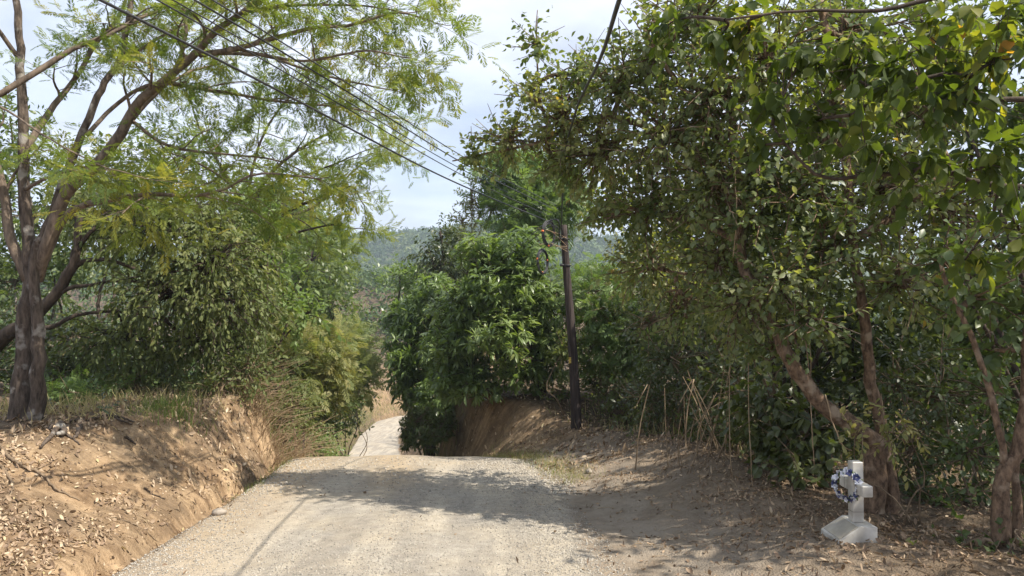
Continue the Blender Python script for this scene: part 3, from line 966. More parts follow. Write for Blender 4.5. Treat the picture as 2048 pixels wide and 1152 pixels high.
# left: the woods behind the twin trunk
sh('leafy_tree', 'pale green leafy tree in full sun behind the twin grey trunk', 'tree', 60, 22, [
    (60, 430, 22, 150, 110, 1.8), (-60, 350, 22, 140, 120, 1.8), (190, 470, 23, 110, 100, 1.6), (30, 560, 22, 120, 90, 1.5), (-100, 520, 22, 130, 120, 1.6), (160, 350, 23, 90, 70, 1.3), (20, 250, 23, 60, 60, 1)],
   'mid', 'green', 5.5, 21, barkm='bark_grey', stem_r=.07, scale=1.3, share=.2)
sh('leafy_tree', 'light green tree filling the gap between the two feathery trees', 'tree', 330, 24, [
    (330, 330, 24, 120, 70, 1.8), (420, 400, 24, 110, 90, 1.6), (260, 400, 24, 100, 70, 1.5), (560, 400, 25, 80, 80, 1.5)],
   'mid', 'green', 5, 22, barkm='bark_dark', stem_r=.08, scale=1.3, share=.2, tint=(.35, .9))
r_ = np.random.default_rng(31)
b3 = ground_base(at(-40, 800, 12))
leafy('drooping_leaf_tree', 'dark limbed tree with drooping dusty olive leaves, spreading right behind the twin trunk', 'tree', b3, [
    ([b3 - UP * .1, *P3(12, (-30, 720), (10, 672), (60, 640), (110, 590), (148, 530), (156, 470), (160, 430))], .15, .05, .2),
    (P3(12, (140, 540), (175, 520), (230, 522), (300, 545, 12.3), (380, 540, 12.5)), .05, .015, 0),
    (P3(12, (90, 615), (130, 580), (180, 570), (245, 562, 12.3), (330, 570, 12.5)), .045, .015, 0),
    (P3(12, (50, 645), (100, 655), (150, 632), (232, 622, 12.4), (330, 640, 12.6)), .05, .015, 0),
    (P3(12, (152, 500), (200, 450), (280, 420, 12.5), (360, 430, 12.6)), .04, .015, 0),
], [pb(*b) for b in [(330, 465, 12.5, 110, 70, 1.1), (430, 520, 12.5, 100, 95, 1.1), (250, 420, 13, 90, 55, 1.1), (480, 610, 13, 85, 75, 1), (340, 590, 12.8, 120, 80, 1.1), (240, 680, 13.2, 110, 60, 1), (420, 690, 13.4, 100, 60, 1), (400, 430, 13, 80, 50, .9), (180, 440, 13.3, 70, 60, .9)]],
      'droop', 'olive', 'bark_dark', 20, r_, tint=(.15, .75), share=.35, up=-.2)
sh('broadleaf_tree', 'slim tree with fresh bright green leaves standing against the drooping olive tree', 'tree', 505, 15, [
    (505, 425, 15, 38, 45, .5), (535, 470, 15, 42, 50, .5), (515, 535, 15, 48, 40, .5), (470, 470, 15.2, 40, 40, .5), (575, 605, 14.6, 45, 25, .4), (615, 630, 14.6, 38, 22, .4), (488, 670, 14.8, 28, 22, .4)],
   'mid', 'bright', 17, 24, barkm='bark_dark', stem_r=.035, tint=(.3, .9), share=.4, up=-.1)
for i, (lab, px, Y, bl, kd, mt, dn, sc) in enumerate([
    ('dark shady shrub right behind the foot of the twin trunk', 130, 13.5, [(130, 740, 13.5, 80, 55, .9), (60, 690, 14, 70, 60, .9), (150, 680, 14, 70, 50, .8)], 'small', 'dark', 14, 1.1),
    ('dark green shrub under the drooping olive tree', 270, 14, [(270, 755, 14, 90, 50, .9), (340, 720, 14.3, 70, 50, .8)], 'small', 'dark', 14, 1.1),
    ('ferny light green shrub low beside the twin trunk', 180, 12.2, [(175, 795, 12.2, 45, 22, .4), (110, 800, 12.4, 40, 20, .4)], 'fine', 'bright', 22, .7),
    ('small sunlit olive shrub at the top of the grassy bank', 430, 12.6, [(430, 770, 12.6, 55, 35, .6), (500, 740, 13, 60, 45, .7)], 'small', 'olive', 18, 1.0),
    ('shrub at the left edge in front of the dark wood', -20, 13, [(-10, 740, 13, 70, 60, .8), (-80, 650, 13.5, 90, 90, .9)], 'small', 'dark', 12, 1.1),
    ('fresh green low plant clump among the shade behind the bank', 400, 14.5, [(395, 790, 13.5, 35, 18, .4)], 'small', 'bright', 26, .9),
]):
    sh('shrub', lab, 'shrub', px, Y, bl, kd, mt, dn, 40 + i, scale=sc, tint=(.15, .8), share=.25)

sh('feathery_shrub', 'yellow green feathery shrub leaning over the cut end of the left bank', 'shrub', 560, 19, [
    (590, 690, 19.5, 95, 45, 1.1), (560, 735, 18.5, 80, 45, 1.0), (630, 740, 20.5, 70, 48, 1.1), (605, 790, 20, 62, 40, 1), (540, 660, 19.5, 60, 40, .9)],
   'fine', 'feather2', 11, 51, scale=1.0, tint=(.2, .95), share=.3)
sh('feathery_shrub', 'pale feathery shrub just above the dark bush by the lower road', 'shrub', 690, 25, [
    (690, 750, 25, 50, 40, 1.1), (700, 700, 27, 40, 35, 1.1), (660, 690, 26, 50, 35, 1.1)],
   'fine', 'feather2', 9, 52, scale=1.2, tint=(.1, .7), share=.3)
sh('leafy_tree', 'mid green tree with shining leaves at the left of the far ridge', 'tree', 540, 38, [
    (625, 520, 38, 70, 60, 2.6), (655, 590, 38, 38, 60, 2.0), (600, 590, 38, 70, 70, 2.6), (670, 650, 37, 60, 45, 2), (672, 645, 39, 26, 46, 1.4)],
   'mid', 'green', 2.6, 53, barkm='bark_dark', stem_r=.12, scale=2.1, share=.2, tint=(.25, .9), twigr=.03)
sh('leafy_tree', 'yellowish feathery topped tree on the skyline left of the far ridge', 'tree', 640, 46, [
    (615, 490, 46, 66, 45, 3), (650, 535, 47, 18, 22, 1.4), (570, 470, 46, 90, 60, 3)],
   'fine', 'feather', 2.2, 54, barkm='bark_dark', stem_r=.13, scale=2.2, share=.2, twigr=.03)
for i, (lab, px, Y, bl, kd, mt, dn, sc) in enumerate([
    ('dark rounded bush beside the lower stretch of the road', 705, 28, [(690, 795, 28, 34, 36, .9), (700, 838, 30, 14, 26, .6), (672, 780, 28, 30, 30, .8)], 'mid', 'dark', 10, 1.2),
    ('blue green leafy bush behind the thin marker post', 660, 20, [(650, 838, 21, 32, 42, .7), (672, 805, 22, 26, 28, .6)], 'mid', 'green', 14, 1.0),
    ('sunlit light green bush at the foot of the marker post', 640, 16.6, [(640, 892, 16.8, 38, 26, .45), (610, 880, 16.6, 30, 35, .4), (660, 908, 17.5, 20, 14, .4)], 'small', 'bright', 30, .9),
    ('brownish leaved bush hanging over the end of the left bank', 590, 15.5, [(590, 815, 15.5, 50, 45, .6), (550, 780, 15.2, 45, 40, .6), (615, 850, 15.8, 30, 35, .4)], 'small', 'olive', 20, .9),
    ('bright green bush low in the gap at the road bend', 742, 118, [(742, 727, 118, 22, 20, 1.8), (728, 712, 119, 16, 12, 1.4)], 'far', 'bright', 3.5, 1.3),
    ('dry brown bush on the bare slope above the road bend', 772, 112, [(768, 770, 112, 22, 22, 1.8), (790, 755, 112, 20, 25, 1.8)], 'far', 'dry', 1.5, 1.2),
    ('grey green bush on the slope left of the road bend', 715, 98, [(724, 772, 98, 22, 20, 1.5), (712, 795, 96, 18, 16, 1.3)], 'far', 'olive', 2.5, 1.2),
]):
    sh('bush', lab, 'shrub', px, Y, bl, kd, mt, dn, 60 + i, scale=sc, tint=(.15, .85), share=.25)
for i, (lab, px, Y, bl, mt) in enumerate([
    ('dark tree low in the gap under the far ridge', 755, 125, [(755, 660, 125, 26, 30, 3), (775, 690, 124, 20, 26, 2.4)], 'farleaf'),
    ('olive tree at the bend behind the bare slope', 715, 120, [(712, 670, 120, 26, 30, 3), (725, 720, 118, 22, 26, 2.6)], 'olive'),
    ('dull green tree where the road disappears behind the whorled trees', 800, 122, [(805, 690, 122, 30, 45, 4), (830, 640, 122, 30, 40, 4)], 'farleaf'),
    ('hazy tree furthest down the valley below the ridge', 740, 150, [(740, 655, 150, 40, 26, 4), (700, 650, 150, 30, 30, 4)], 'farleaf'),
]):
    sh('valley_tree', lab, 'tree', px, Y, bl, 'far', mt, 1.0, 75 + i, barkm='bark_dark', stem_r=.2, scale=2.2, share=.15, tint=(.1, .8), twigr=.06)

# right: trees at the pole
Y4 = 18.6
b4 = ground_base(at(1080, 830, Y4))
r_ = np.random.default_rng(81)
leafy('whorled_leaf_tree', 'broad bushy tree with whorls of long narrow leaves, bright on top, behind the utility pole', 'tree', b4, [
    ([b4 - UP * .2, *P3(Y4, (1082, 760), (1070, 660), (1055, 560))], .16, .05, .3),
    (P3(Y4, (1080, 720), (1030, 650), (980, 590)), .07, .02, 0),
    (P3(Y4, (1080, 760), (1000, 740), (940, 740)), .07, .02, 0)],
      [pb(*b) for b in [(1050, 515, 18.6, 75, 60, 1.1), (975, 575, 18.4, 78, 65, 1.2), (1080, 610, 18.3, 70, 60, 1.0), (1000, 660, 17.9, 100, 60, 1.2), (915, 700, 18.6, 70, 60, 1.1), (950, 760, 18.3, 80, 42, 1.0), (1070, 730, 18.2, 75, 55, 1.0), (960, 505, 19, 50, 40, .9), (1020, 580, 18, 70, 50, 1.0), (1100, 680, 18.4, 45, 45, .8), (960, 630, 19, 80, 80, 1), (905, 640, 20, 50, 60, 1), (900, 745, 19.6, 55, 45, 1), (1020, 620, 19.2, 80, 80, 1)]],
      'whorl', 'mango', 'bark_dark', 17, r_, tint=(.1, .95), share=.35, up=.7, shell=.4, lobes=.6)
b5 = ground_base(at(860, 860, 24))
leafy('whorled_leaf_tree', 'shaded tree with whorled leaves drooping to the road edge, left of the bright one', 'tree', b5, [
    ([b5 - UP * .2, *P3(24, (860, 780), (850, 680), (850, 600))], .16, .05, .3)],
      [pb(*b) for b in [(850, 620, 24, 65, 55, 1.5), (815, 690, 24, 50, 60, 1.5), (880, 590, 23.5, 55, 50, 1.3), (830, 770, 23.5, 50, 50, 1.3), (880, 700, 23, 60, 70, 1.4), (800, 640, 24.5, 35, 40, 1.2), (870, 790, 22, 50, 45, 1.0), (812, 730, 23, 36, 50, 1)]],
      'whorl', 'mango', 'bark_dark', 12, r_, tint=(.1, .7), share=.2, up=.3, shell=.35, scale=1.15)
sh('dark_leaved_tree', 'dark bronze leaved tree top rising left of the bright whorled tree', 'tree', 900, 27, [
    (888, 527, 27, 40, 30, 1.3), (920, 545, 27, 45, 35, 1.2), (856, 503, 27, 16, 16, .6), (880, 470, 27, 12, 26, .4), (930, 490, 27.5, 35, 24, .9)],
   'droop', 'dark', 11, 83, barkm='bark_dark', stem_r=.09, scale=1.7, share=.3, tint=(.1, .7))
sh('leafy_tree', 'light green tree with thin leafy sprays pointing left at the gap', 'tree', 925, 30, [
    (800, 545, 30, 34, 20, 1), (840, 565, 30, 38, 26, 1.1), (815, 590, 30, 30, 22, 1.0)],
   'mid', 'bright', 7, 84, barkm='bark_dark', stem_r=.09, scale=1.3, share=.3)
sh('twiggy_tree', 'sparse grey brown twiggy tree on the skyline above the pole cables', 'tree', 1000, 31, [
    (985, 415, 31, 55, 50, 1.4), (1030, 380, 31, 55, 50, 1.4), (945, 400, 31, 30, 32, .9), (1060, 430, 31, 45, 50, 1.2), (925, 445, 31, 22, 30, .7)],
   'small', 'olive', 5, 85, barkm='twig', stem_r=.05, scale=1.6, share=.9, tint=(.5, 1), twigr=.02)
sh('leafy_tree', 'fine green feathery treetop peeping out above the twiggy grey tree', 'tree', 1010, 34, [
    (1000, 348, 30, 50, 20, 1.0), (1060, 360, 30, 48, 34, 1.2), (1110, 400, 30, 45, 55, 1.2), (1050, 420, 29, 50, 35, 1.0)],
   'fine', 'bright', 9, 86, barkm='twig', stem_r=.07, scale=1.6, share=.3)
sh('bush', 'shaded olive bush hugging the foot of the steep cut bank beside the lower road', 'shrub', 850, 19.5, [
    (850, 880, 19.5, 45, 30, .6), (820, 870, 20, 28, 32, .5), (885, 850, 20.5, 40, 35, .6), (830, 840, 20.5, 34, 34, .6)],
   'whorl', 'olive', 22, 87, scale=.7, tint=(.1, .6), share=.25)
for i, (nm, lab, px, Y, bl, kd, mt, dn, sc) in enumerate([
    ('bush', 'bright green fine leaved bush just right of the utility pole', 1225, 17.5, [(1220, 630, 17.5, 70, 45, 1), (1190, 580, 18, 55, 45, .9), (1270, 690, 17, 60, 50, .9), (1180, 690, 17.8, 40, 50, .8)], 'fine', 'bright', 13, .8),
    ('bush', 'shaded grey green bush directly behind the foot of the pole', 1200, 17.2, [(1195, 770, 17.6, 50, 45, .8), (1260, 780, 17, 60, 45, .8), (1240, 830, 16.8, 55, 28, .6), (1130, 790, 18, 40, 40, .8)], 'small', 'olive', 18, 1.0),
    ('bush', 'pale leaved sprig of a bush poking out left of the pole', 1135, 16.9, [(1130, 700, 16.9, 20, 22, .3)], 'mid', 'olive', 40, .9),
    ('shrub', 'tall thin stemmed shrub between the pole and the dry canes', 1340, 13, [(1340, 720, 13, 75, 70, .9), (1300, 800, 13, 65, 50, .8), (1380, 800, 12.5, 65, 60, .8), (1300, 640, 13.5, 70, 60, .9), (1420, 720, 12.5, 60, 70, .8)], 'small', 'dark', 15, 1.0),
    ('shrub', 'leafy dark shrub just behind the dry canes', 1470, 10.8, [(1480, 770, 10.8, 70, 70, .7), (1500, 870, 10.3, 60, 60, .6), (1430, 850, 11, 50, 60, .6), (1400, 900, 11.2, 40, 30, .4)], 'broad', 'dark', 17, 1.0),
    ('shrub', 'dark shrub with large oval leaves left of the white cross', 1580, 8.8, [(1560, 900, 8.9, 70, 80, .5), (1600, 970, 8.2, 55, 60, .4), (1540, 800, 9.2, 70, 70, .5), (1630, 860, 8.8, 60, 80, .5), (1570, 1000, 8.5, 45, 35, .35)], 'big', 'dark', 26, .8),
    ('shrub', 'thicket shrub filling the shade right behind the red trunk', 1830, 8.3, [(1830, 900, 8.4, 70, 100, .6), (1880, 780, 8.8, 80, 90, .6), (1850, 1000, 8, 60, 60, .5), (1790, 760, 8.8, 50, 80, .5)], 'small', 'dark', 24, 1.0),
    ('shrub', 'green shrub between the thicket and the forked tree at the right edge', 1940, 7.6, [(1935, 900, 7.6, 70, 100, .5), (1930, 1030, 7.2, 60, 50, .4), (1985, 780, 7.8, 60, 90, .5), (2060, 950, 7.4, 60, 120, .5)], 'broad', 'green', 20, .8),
    ('plant', 'low broad leaved plant in the litter at the bottom right corner', 1960, 5.9, [(1950, 1120, 5.9, 60, 22, .3), (2030, 1110, 5.8, 50, 30, .3), (1880, 1110, 6.1, 35, 16, .2)], 'broad', 'green', 36, .7),
]):
    sh(nm, lab, nm if nm != 'bush' else 'shrub', px, Y, bl, kd, mt, dn, 90 + i, scale=sc, tint=(.1, .8), share=.4, lobes=.6)

# the wood behind on the right
for i, (lab, px, Y, bl, kd, mt) in enumerate([
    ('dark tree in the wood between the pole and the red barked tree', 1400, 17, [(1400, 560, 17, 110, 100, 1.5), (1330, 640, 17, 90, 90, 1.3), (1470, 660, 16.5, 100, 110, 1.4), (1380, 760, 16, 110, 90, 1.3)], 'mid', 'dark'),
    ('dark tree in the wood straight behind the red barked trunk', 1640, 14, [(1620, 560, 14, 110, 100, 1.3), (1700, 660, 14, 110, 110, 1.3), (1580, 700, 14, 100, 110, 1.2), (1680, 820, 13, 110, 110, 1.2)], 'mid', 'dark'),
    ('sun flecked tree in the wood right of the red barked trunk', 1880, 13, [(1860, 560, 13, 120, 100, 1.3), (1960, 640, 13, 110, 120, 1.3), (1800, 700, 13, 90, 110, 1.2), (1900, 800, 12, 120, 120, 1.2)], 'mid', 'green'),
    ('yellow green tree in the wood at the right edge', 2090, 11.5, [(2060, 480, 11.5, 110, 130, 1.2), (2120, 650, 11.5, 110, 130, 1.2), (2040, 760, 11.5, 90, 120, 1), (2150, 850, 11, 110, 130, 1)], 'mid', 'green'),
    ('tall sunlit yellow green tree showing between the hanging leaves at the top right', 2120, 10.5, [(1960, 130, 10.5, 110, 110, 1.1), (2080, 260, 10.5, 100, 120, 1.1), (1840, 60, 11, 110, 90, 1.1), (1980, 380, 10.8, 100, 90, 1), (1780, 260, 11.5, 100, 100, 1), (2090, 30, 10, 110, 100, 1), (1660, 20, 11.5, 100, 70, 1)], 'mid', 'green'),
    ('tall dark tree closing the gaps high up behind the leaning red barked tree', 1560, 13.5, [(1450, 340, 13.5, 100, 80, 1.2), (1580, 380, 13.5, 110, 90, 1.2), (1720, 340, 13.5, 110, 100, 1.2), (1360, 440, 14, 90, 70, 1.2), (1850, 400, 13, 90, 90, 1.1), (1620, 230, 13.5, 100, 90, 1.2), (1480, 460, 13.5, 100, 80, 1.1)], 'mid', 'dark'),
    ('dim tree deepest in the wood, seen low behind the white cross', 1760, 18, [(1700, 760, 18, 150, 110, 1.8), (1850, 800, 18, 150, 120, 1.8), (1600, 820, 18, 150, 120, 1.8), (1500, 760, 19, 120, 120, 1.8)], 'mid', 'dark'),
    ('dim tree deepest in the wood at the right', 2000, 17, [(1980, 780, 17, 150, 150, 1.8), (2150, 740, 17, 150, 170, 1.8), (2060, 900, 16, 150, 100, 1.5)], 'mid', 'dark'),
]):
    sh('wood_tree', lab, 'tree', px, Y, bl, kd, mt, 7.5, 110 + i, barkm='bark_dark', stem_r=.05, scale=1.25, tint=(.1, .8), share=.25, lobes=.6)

# the big leaning tree behind the cross
b6 = ground_base(at(1752, 1085, 7.2))
r_ = np.random.default_rng(131)
RB = [(1120, 235, 9.2, 70, 62, .8), (1015, 275, 9.3, 55, 45, .6), (950, 315, 9.4, 34, 22, .4), (1060, 190, 9.2, 40, 40, .4), (1075, 90, 9.2, 26, 55, .3), (1150, 150, 9, 50, 40, .6), (1235, 170, 8.6, 80, 70, .8), (1200, 310, 9.2, 100, 70, 1), (1130, 325, 9.6, 55, 40, .7),
      (1320, 110, 8.2, 90, 90, .9), (1330, 270, 8.2, 95, 95, .9), (1300, 420, 8.8, 100, 70, .9), (1215, 412, 9.6, 58, 45, .7), (1420, 380, 8, 90, 90, .9), (1420, 200, 7.8, 90, 100, .9), (1300, 530, 9.6, 90, 60, .9), (1440, 510, 8.2, 90, 80, .8),
      (1520, 330, 7.6, 90, 100, .8), (1500, 440, 7.6, 80, 70, .7), (1560, 560, 7.2, 90, 80, .7), (1470, 620, 7.8, 80, 60, .7), (1620, 640, 6.9, 70, 60, .5), (1650, 500, 7.3, 80, 80, .7), (1600, 400, 7.4, 80, 80, .7), (1530, 120, 7.6, 90, 110, .8), (1660, 220, 7.4, 90, 120, .8), (1760, 380, 7.4, 90, 110, .8), (1800, 560, 7.2, 80, 80, .6), (1380, 620, 9, 70, 50, .7), (1550, 700, 7.6, 50, 40, .4), (1400, 30, 8.2, 110, 60, .8), (1700, 60, 7.6, 110, 80, .8), (1860, 200, 7.6, 100, 130, .8), (1900, 420, 7.6, 90, 100, .7)]
leafy('red_barked_tree', 'big leaning red barked tree behind the white cross, dusty leaves reaching over the road', 'tree', b6, [
    ([b6 + (-.04, 0, -.15), *P3(7.2, (1748, 1000), (1752, 920), (1742, 880), (1690, 845), (1640, 805), (1595, 750), (1565, 690), (1540, 630, 7.3), (1500, 565, 7.5), (1480, 480, 7.6), (1470, 380, 7.7), (1465, 250, 7.8), (1440, 110, 7.9))], .105, .04, .25),
    ([b6 + (.13, .05, -.15), *P3(7.3, (1785, 1000), (1772, 900), (1745, 780), (1728, 640), (1705, 480), (1690, 300), (1660, 120), (1640, 0))], .07, .035, .25),
    (P3(7.7, (1475, 420), (1420, 330, 8), (1330, 270, 8.4), (1220, 235, 8.9), (1150, 245, 9.2), (1080, 285, 9.3), (960, 310, 9.4), (905, 322, 9.5)), .06, .008, 0),
    (P3(9.2, (1100, 270), (1080, 200), (1075, 130), (1072, 60), (1075, 20)), .02, .005, 0),
    (P3(7.9, (1460, 300), (1400, 220), (1330, 130), (1290, 60)), .05, .015, 0),
    (P3(7.7, (1480, 480), (1400, 450, 8.2), (1300, 430, 8.8), (1200, 430, 9.4)), .05, .012, 0),
    (P3(7.5, (1505, 570), (1430, 560, 8.2), (1330, 540, 9)), .04, .012, 0),
    (P3(7.3, (1705, 480), (1800, 420), (1900, 330)), .05, .015, 0),
    (P3(7.3, (1690, 300), (1600, 250), (1540, 150)), .05, .015, 0),
], [pb(*b) for b in RB], 'broad', 'dusty', 'bark_red', 33, r_, tint=(.05, .85), tj=.12, scale=.82, share=.4, up=.1, shell=.5)

# near tree whose boughs hang into the top right of the view
b7 = ground_base(np.array([4.9, 3.2, 0]))
leafy('overhanging_tree', 'tree standing outside the right edge, its big dark leaves hanging into the upper right corner', 'tree', b7, [
    ([b7 - UP * .1, b7 + (0, .05, 1.2), b7 + (-.15, .1, 2.4), b7 + (-.5, .2, 3.6), b7 + (-.9, .3, 4.6)], .16, .06, .3),
    ([b7 + (-.15, .1, 2.2), *P3(3.9, (2060, 375), (1900, 345), (1750, 350), (1650, 355), (1590, 310), (1545, 250))], .02, .005, 0),
    ([b7 + (-.4, .2, 3.3), *P3(3.8, (2060, -40), (1900, -12), (1760, 20), (1600, 22), (1450, 40))], .02, .005, 0),
    ([b7 + (-.3, .2, 2.9), *P3(3.7, (2060, 200), (1930, 150), (1800, 170), (1700, 230))], .018, .005, 0),
], [pb(*b) for b in [(1500, 60, 4, 70, 70, .3), (1430, 90, 4.1, 50, 70, .25), (1600, 120, 3.9, 70, 70, .3), (1540, 210, 3.9, 40, 60, .25), (1700, 120, 3.8, 80, 80, .3), (1640, 240, 3.9, 60, 60, .25), (1800, 150, 3.7, 80, 90, .3), (1750, 300, 3.8, 70, 60, .25), (1900, 200, 3.7, 80, 90, .3), (1850, 330, 3.8, 60, 60, .25), (2000, 120, 3.6, 80, 110, .3), (1980, 330, 3.7, 70, 90, .3), (1900, 50, 3.8, 90, 60, .3), (1520, 290, 4, 22, 40, .15), (1350, 40, 4.2, 60, 40, .25), (2060, 480, 3.8, 50, 80, .3), (1930, 520, 4.2, 40, 40, .2)]],
      'big', 'near', 'bark_dark', 25, r_, tint=(.05, .85), share=.6, up=-.4, shell=.75, scale=.55, twigr=.004)
b8 = ground_base(np.array([8.6, 5.5, 0]))
leafy('shade_tree', 'tall tree beyond the right edge shading the litter covered shoulder', 'tree', b8, [
    ([b8 - UP * .1, b8 + (0, 0, 2), b8 + (-.2, .2, 4), b8 + (-.3, .3, 6)], .2, .08, .3)],
    [((6.8, 5.5, 5.6), (1.5, 1.6, 1.1)), ((8.8, 4.4, 6), (1.6, 1.6, 1.2)), ((8.2, 7.2, 6.2), (1.6, 1.5, 1.2)), ((9.6, 6.2, 4.2), (1.6, 1.6, 1.3))],
      'mid', 'green', 'bark_dark', 7, r_, share=.2, scale=1.2)
b9 = ground_base(at(2005, 1110, 5.9))
leafy('forked_tree', 'slim red barked tree forking low down at the right edge', 'tree', b9, [
    ([b9 - UP * .1, *P3(5.9, (2000, 1030), (2004, 960), (2040, 880), (2056, 760), (2060, 640))], .065, .04, .25),
    (P3(5.9, (2006, 1010), (2008, 920), (1990, 830), (1950, 690), (1900, 590), (1880, 520)), .035, .015, 0),
    ([b9 + (.12, .05, -.1), *P3(6, (2034, 1020), (2030, 930), (2046, 870))], .035, .025, .2)],
      [pb(*b) for b in [(1880, 520, 6, 60, 50, .4), (1960, 590, 6, 50, 40, .4), (2060, 600, 5.9, 60, 70, .4), (1990, 700, 6.1, 40, 40, .3)]],
      'broad', 'green', 'bark_red', 22, r_, share=.5, tint=(.2, .8))
b10 = b6 + np.array([.2, -.25, 0])
sh('sapling', 'small sapling with yellow green sunlit leaves arching over the top of the white cross', 'plant', 1830, 6.9, [(1712, 858, 6.7, 30, 9, .12), (1765, 862, 6.7, 30, 9, .12), (1808, 852, 6.7, 24, 9, .12)], 'small', 'feather2', 50, 141, scale=.9, tint=(.6, 1), share=.6, stem_r=.008)
sh('plant', 'tiny pale leaved plant beside the base of the forked trunk', 'plant', 1830, 6.0, [(1825, 1095, 6.0, 24, 14, .1)], 'broad', 'dusty', 60, 142, scale=.7, stem_r=.005, tint=(.5, .9))

# ------------------------------------------------------------------ pole, cables, coils, marker post
YP = 16.0
pbase = ground_base(at(1153, 880, YP))
ptop = at(1129, 450, YP)
pl_ = thing('utility_pole', 'dark wooden utility pole leaning slightly on the right hand earth berm', 'pole', pbase)
g = Geo()
rg = np.random.default_rng(201)
q = np.array([pbase + (ptop - pbase) * t + np.array([.02 * math.sin(5 * t), 0, 0]) for t in np.linspace(-.06, 1, 24)])
g.tube(q, np.linspace(.118, .072, 24), 16, .5, .015, rg)
g.build('shaft', M['pole'], pl_, origin=pbase)
g = Geo()
tg = pbase + (ptop - pbase) * ((880 - 728) / 455.0)
g.box(tg + np.array([-.06, -.098, 0]), (.05, .012, .13), .5)
g.build('tag', M['yellow'], pl_, origin=pbase, smooth=False)
for k in (.93, .80):
    g = Geo()
    c = pbase + (ptop - pbase) * k
    ang = np.linspace(0, 2 * np.pi, 17)
    g.tube(np.stack([c[0] + .092 * np.cos(ang), c[1] + .092 * np.sin(ang), np.full(17, c[2])], 1), .012, 6)
    g.box(c + np.array([-.10, -.03, 0]), (.10, .06, .05))
    g.build('bracket', M['cable'], pl_, origin=pbase)


def cable(name, label, pts, r, sag=0.0, n=40, group='overhead cables'):
    pts = [np.asarray(p, float) for p in pts]
    q = smooth_path(pts, n)
    if sag:
        t = np.linspace(0, 1, n)
        q[:, 2] -= sag * 4 * t * (1 - t)
    g = Geo()
    g.tube(q, r, 6)
    o = g.build(name, M['cable'], None, origin=q[0])
    tag(o, label, 'cable', group)
    return o


def toward(p, q, k):
    return p + (q - p) * k


hd = pbase + (ptop - pbase) * .93
# from the pole behind the photographer (high on the left) to this pole
for (lab, e, px0, Y0, r) in [
    ('lowest and thickest of the cables fanning from the top left corner down to the pole', at(1090, 440, YP - .2), 185, 4.6, .0105),
    ('thin cable next above the thickest one in the fan down to the pole', at(1098, 432, YP - .15), 300, 4.8, .006),
    ('middle cable of the fan down to the pole', at(1102, 425, YP - .1), 332, 4.9, .0055),
    ('cable second from the top of the fan down to the pole', at(1108, 418, YP - .05), 376, 5.0, .0075),
    ('topmost cable of the fan down to the pole', at(1112, 410, YP), 412, 5.1, .006)]:
    s = at(px0, -8, Y0)
    cable('overhead_cable', lab, [toward(e, s, 2.1), s, toward(e, s, .5) - UP * .10, e], r, n=60)
s = at(1242, -10, 3.1)
cable('overhead_cable', 'thick black cable coming down steeply from the top edge in front of the leaning tree', [at(1440, -560, 1.2), s, at(1200, 118, 4.6), at(1150, 228, 7), at(1128, 330, 11), hd + np.array([-.1, -.1, 0])], .0115, n=60)
for k, (lab, e, r) in enumerate([
    ('upper of the cables running on downhill past the whorled trees', at(880, 610, 44), .011),
    ('lower of the cables running on downhill past the whorled trees', at(870, 640, 44), .009)]):
    a = at(1092 - 4 * k, 446 + 14 * k, YP + .1)
    cable('overhead_cable', lab, [hd + np.array([-.09, 0, -.1 * k]), a, toward(a, e, .35) - UP * .25, e], r, n=40)


def ring_pts(c, ax, rx, rz, n=33, ph=0):
    t = np.linspace(0, 2 * np.pi, n) + ph
    return c + np.outer(np.cos(t) * rx, ax) + np.outer(np.sin(t) * rz, UP)


for (lab, px, py, rx, rz, az) in [('upper coil of spare cable hanging beside the pole top', 1097, 468, .24, .25, 55), ('lower coil of spare cable with orange ties hanging left of the pole', 1085, 523, .24, .24, 62)]:
    c = at(px, py, YP - .25)
    ax = np.array([math.cos(R_(az)), math.sin(R_(az)), 0])
    root = thing('cable_coil', lab, 'cable coil', c, 'spare cable coils')
    g = Geo()
    rr = np.random.default_rng(int(px))
    for k in range(9):
        off = rr.normal(0, .014, 3)
        g.tube(ring_pts(c + off, ax, rx + rr.normal(0, .014), rz + rr.normal(0, .014)), .011, 5, cap=False)
    g.build('loops', M['cable'], root, origin=c)
    for a in (10, 170, 265):
        p = c + ax * math.cos(R_(a)) * rx + UP * math.sin(R_(a)) * rz
        tdir = unit(-ax * math.sin(R_(a)) * rx + UP * math.cos(R_(a)) * rz)
        g = Geo()
        g.tube(np.array([p - tdir * .02, p, p + tdir * .02]), [.027, .029, .027], 10)
        g.build('tie', M['orange'], root, origin=c)
    g = Geo()
    top = c + UP * rz
    g.tube(np.array([top, top + UP * .08 + np.array([.05, .05, 0]), hd + np.array([-.08, -.05, -.02])]), .007, 5)
    g.build('hanger', M['cable'], root, origin=c)
rr = np.random.default_rng(77)
g = Geo()
for k in range(6):
    a = at(rr.uniform(1075, 1092), rr.uniform(455, 500), YP - .3)
    b = pbase + (ptop - pbase) * rr.uniform(.86, .95) + np.array([.02, -.09, 0])
    m = (a + b) / 2 + rr.normal(0, .07, 3)
    g.tube(smooth_path([a, m, b], 10), .005, 4, cap=False)
o = g.build('dead_creeper', M['drytwig'], None, origin=hd)
tag(o, 'pale dead creeper stems tangled between the pole top and the cable coils', 'creeper')

mb = ground_base(at(607, 930, 15.0))
mp_ = thing('marker_post', 'thin dark roadside post with a bare yellow foot where the left bank ends', 'post', mb)
g = Geo(); g.box(mb + UP * .29, (.042, .042, .42), .3); g.box(mb + UP * .505, (.036, .036, .012), .3)
g.build('shaft', M['pole'], mp_, origin=mb, smooth=False)
g = Geo(); g.box(mb + UP * .01, (.048, .048, .15), .3)
g.build('foot', M['yellow'], mp_, origin=mb, smooth=False)

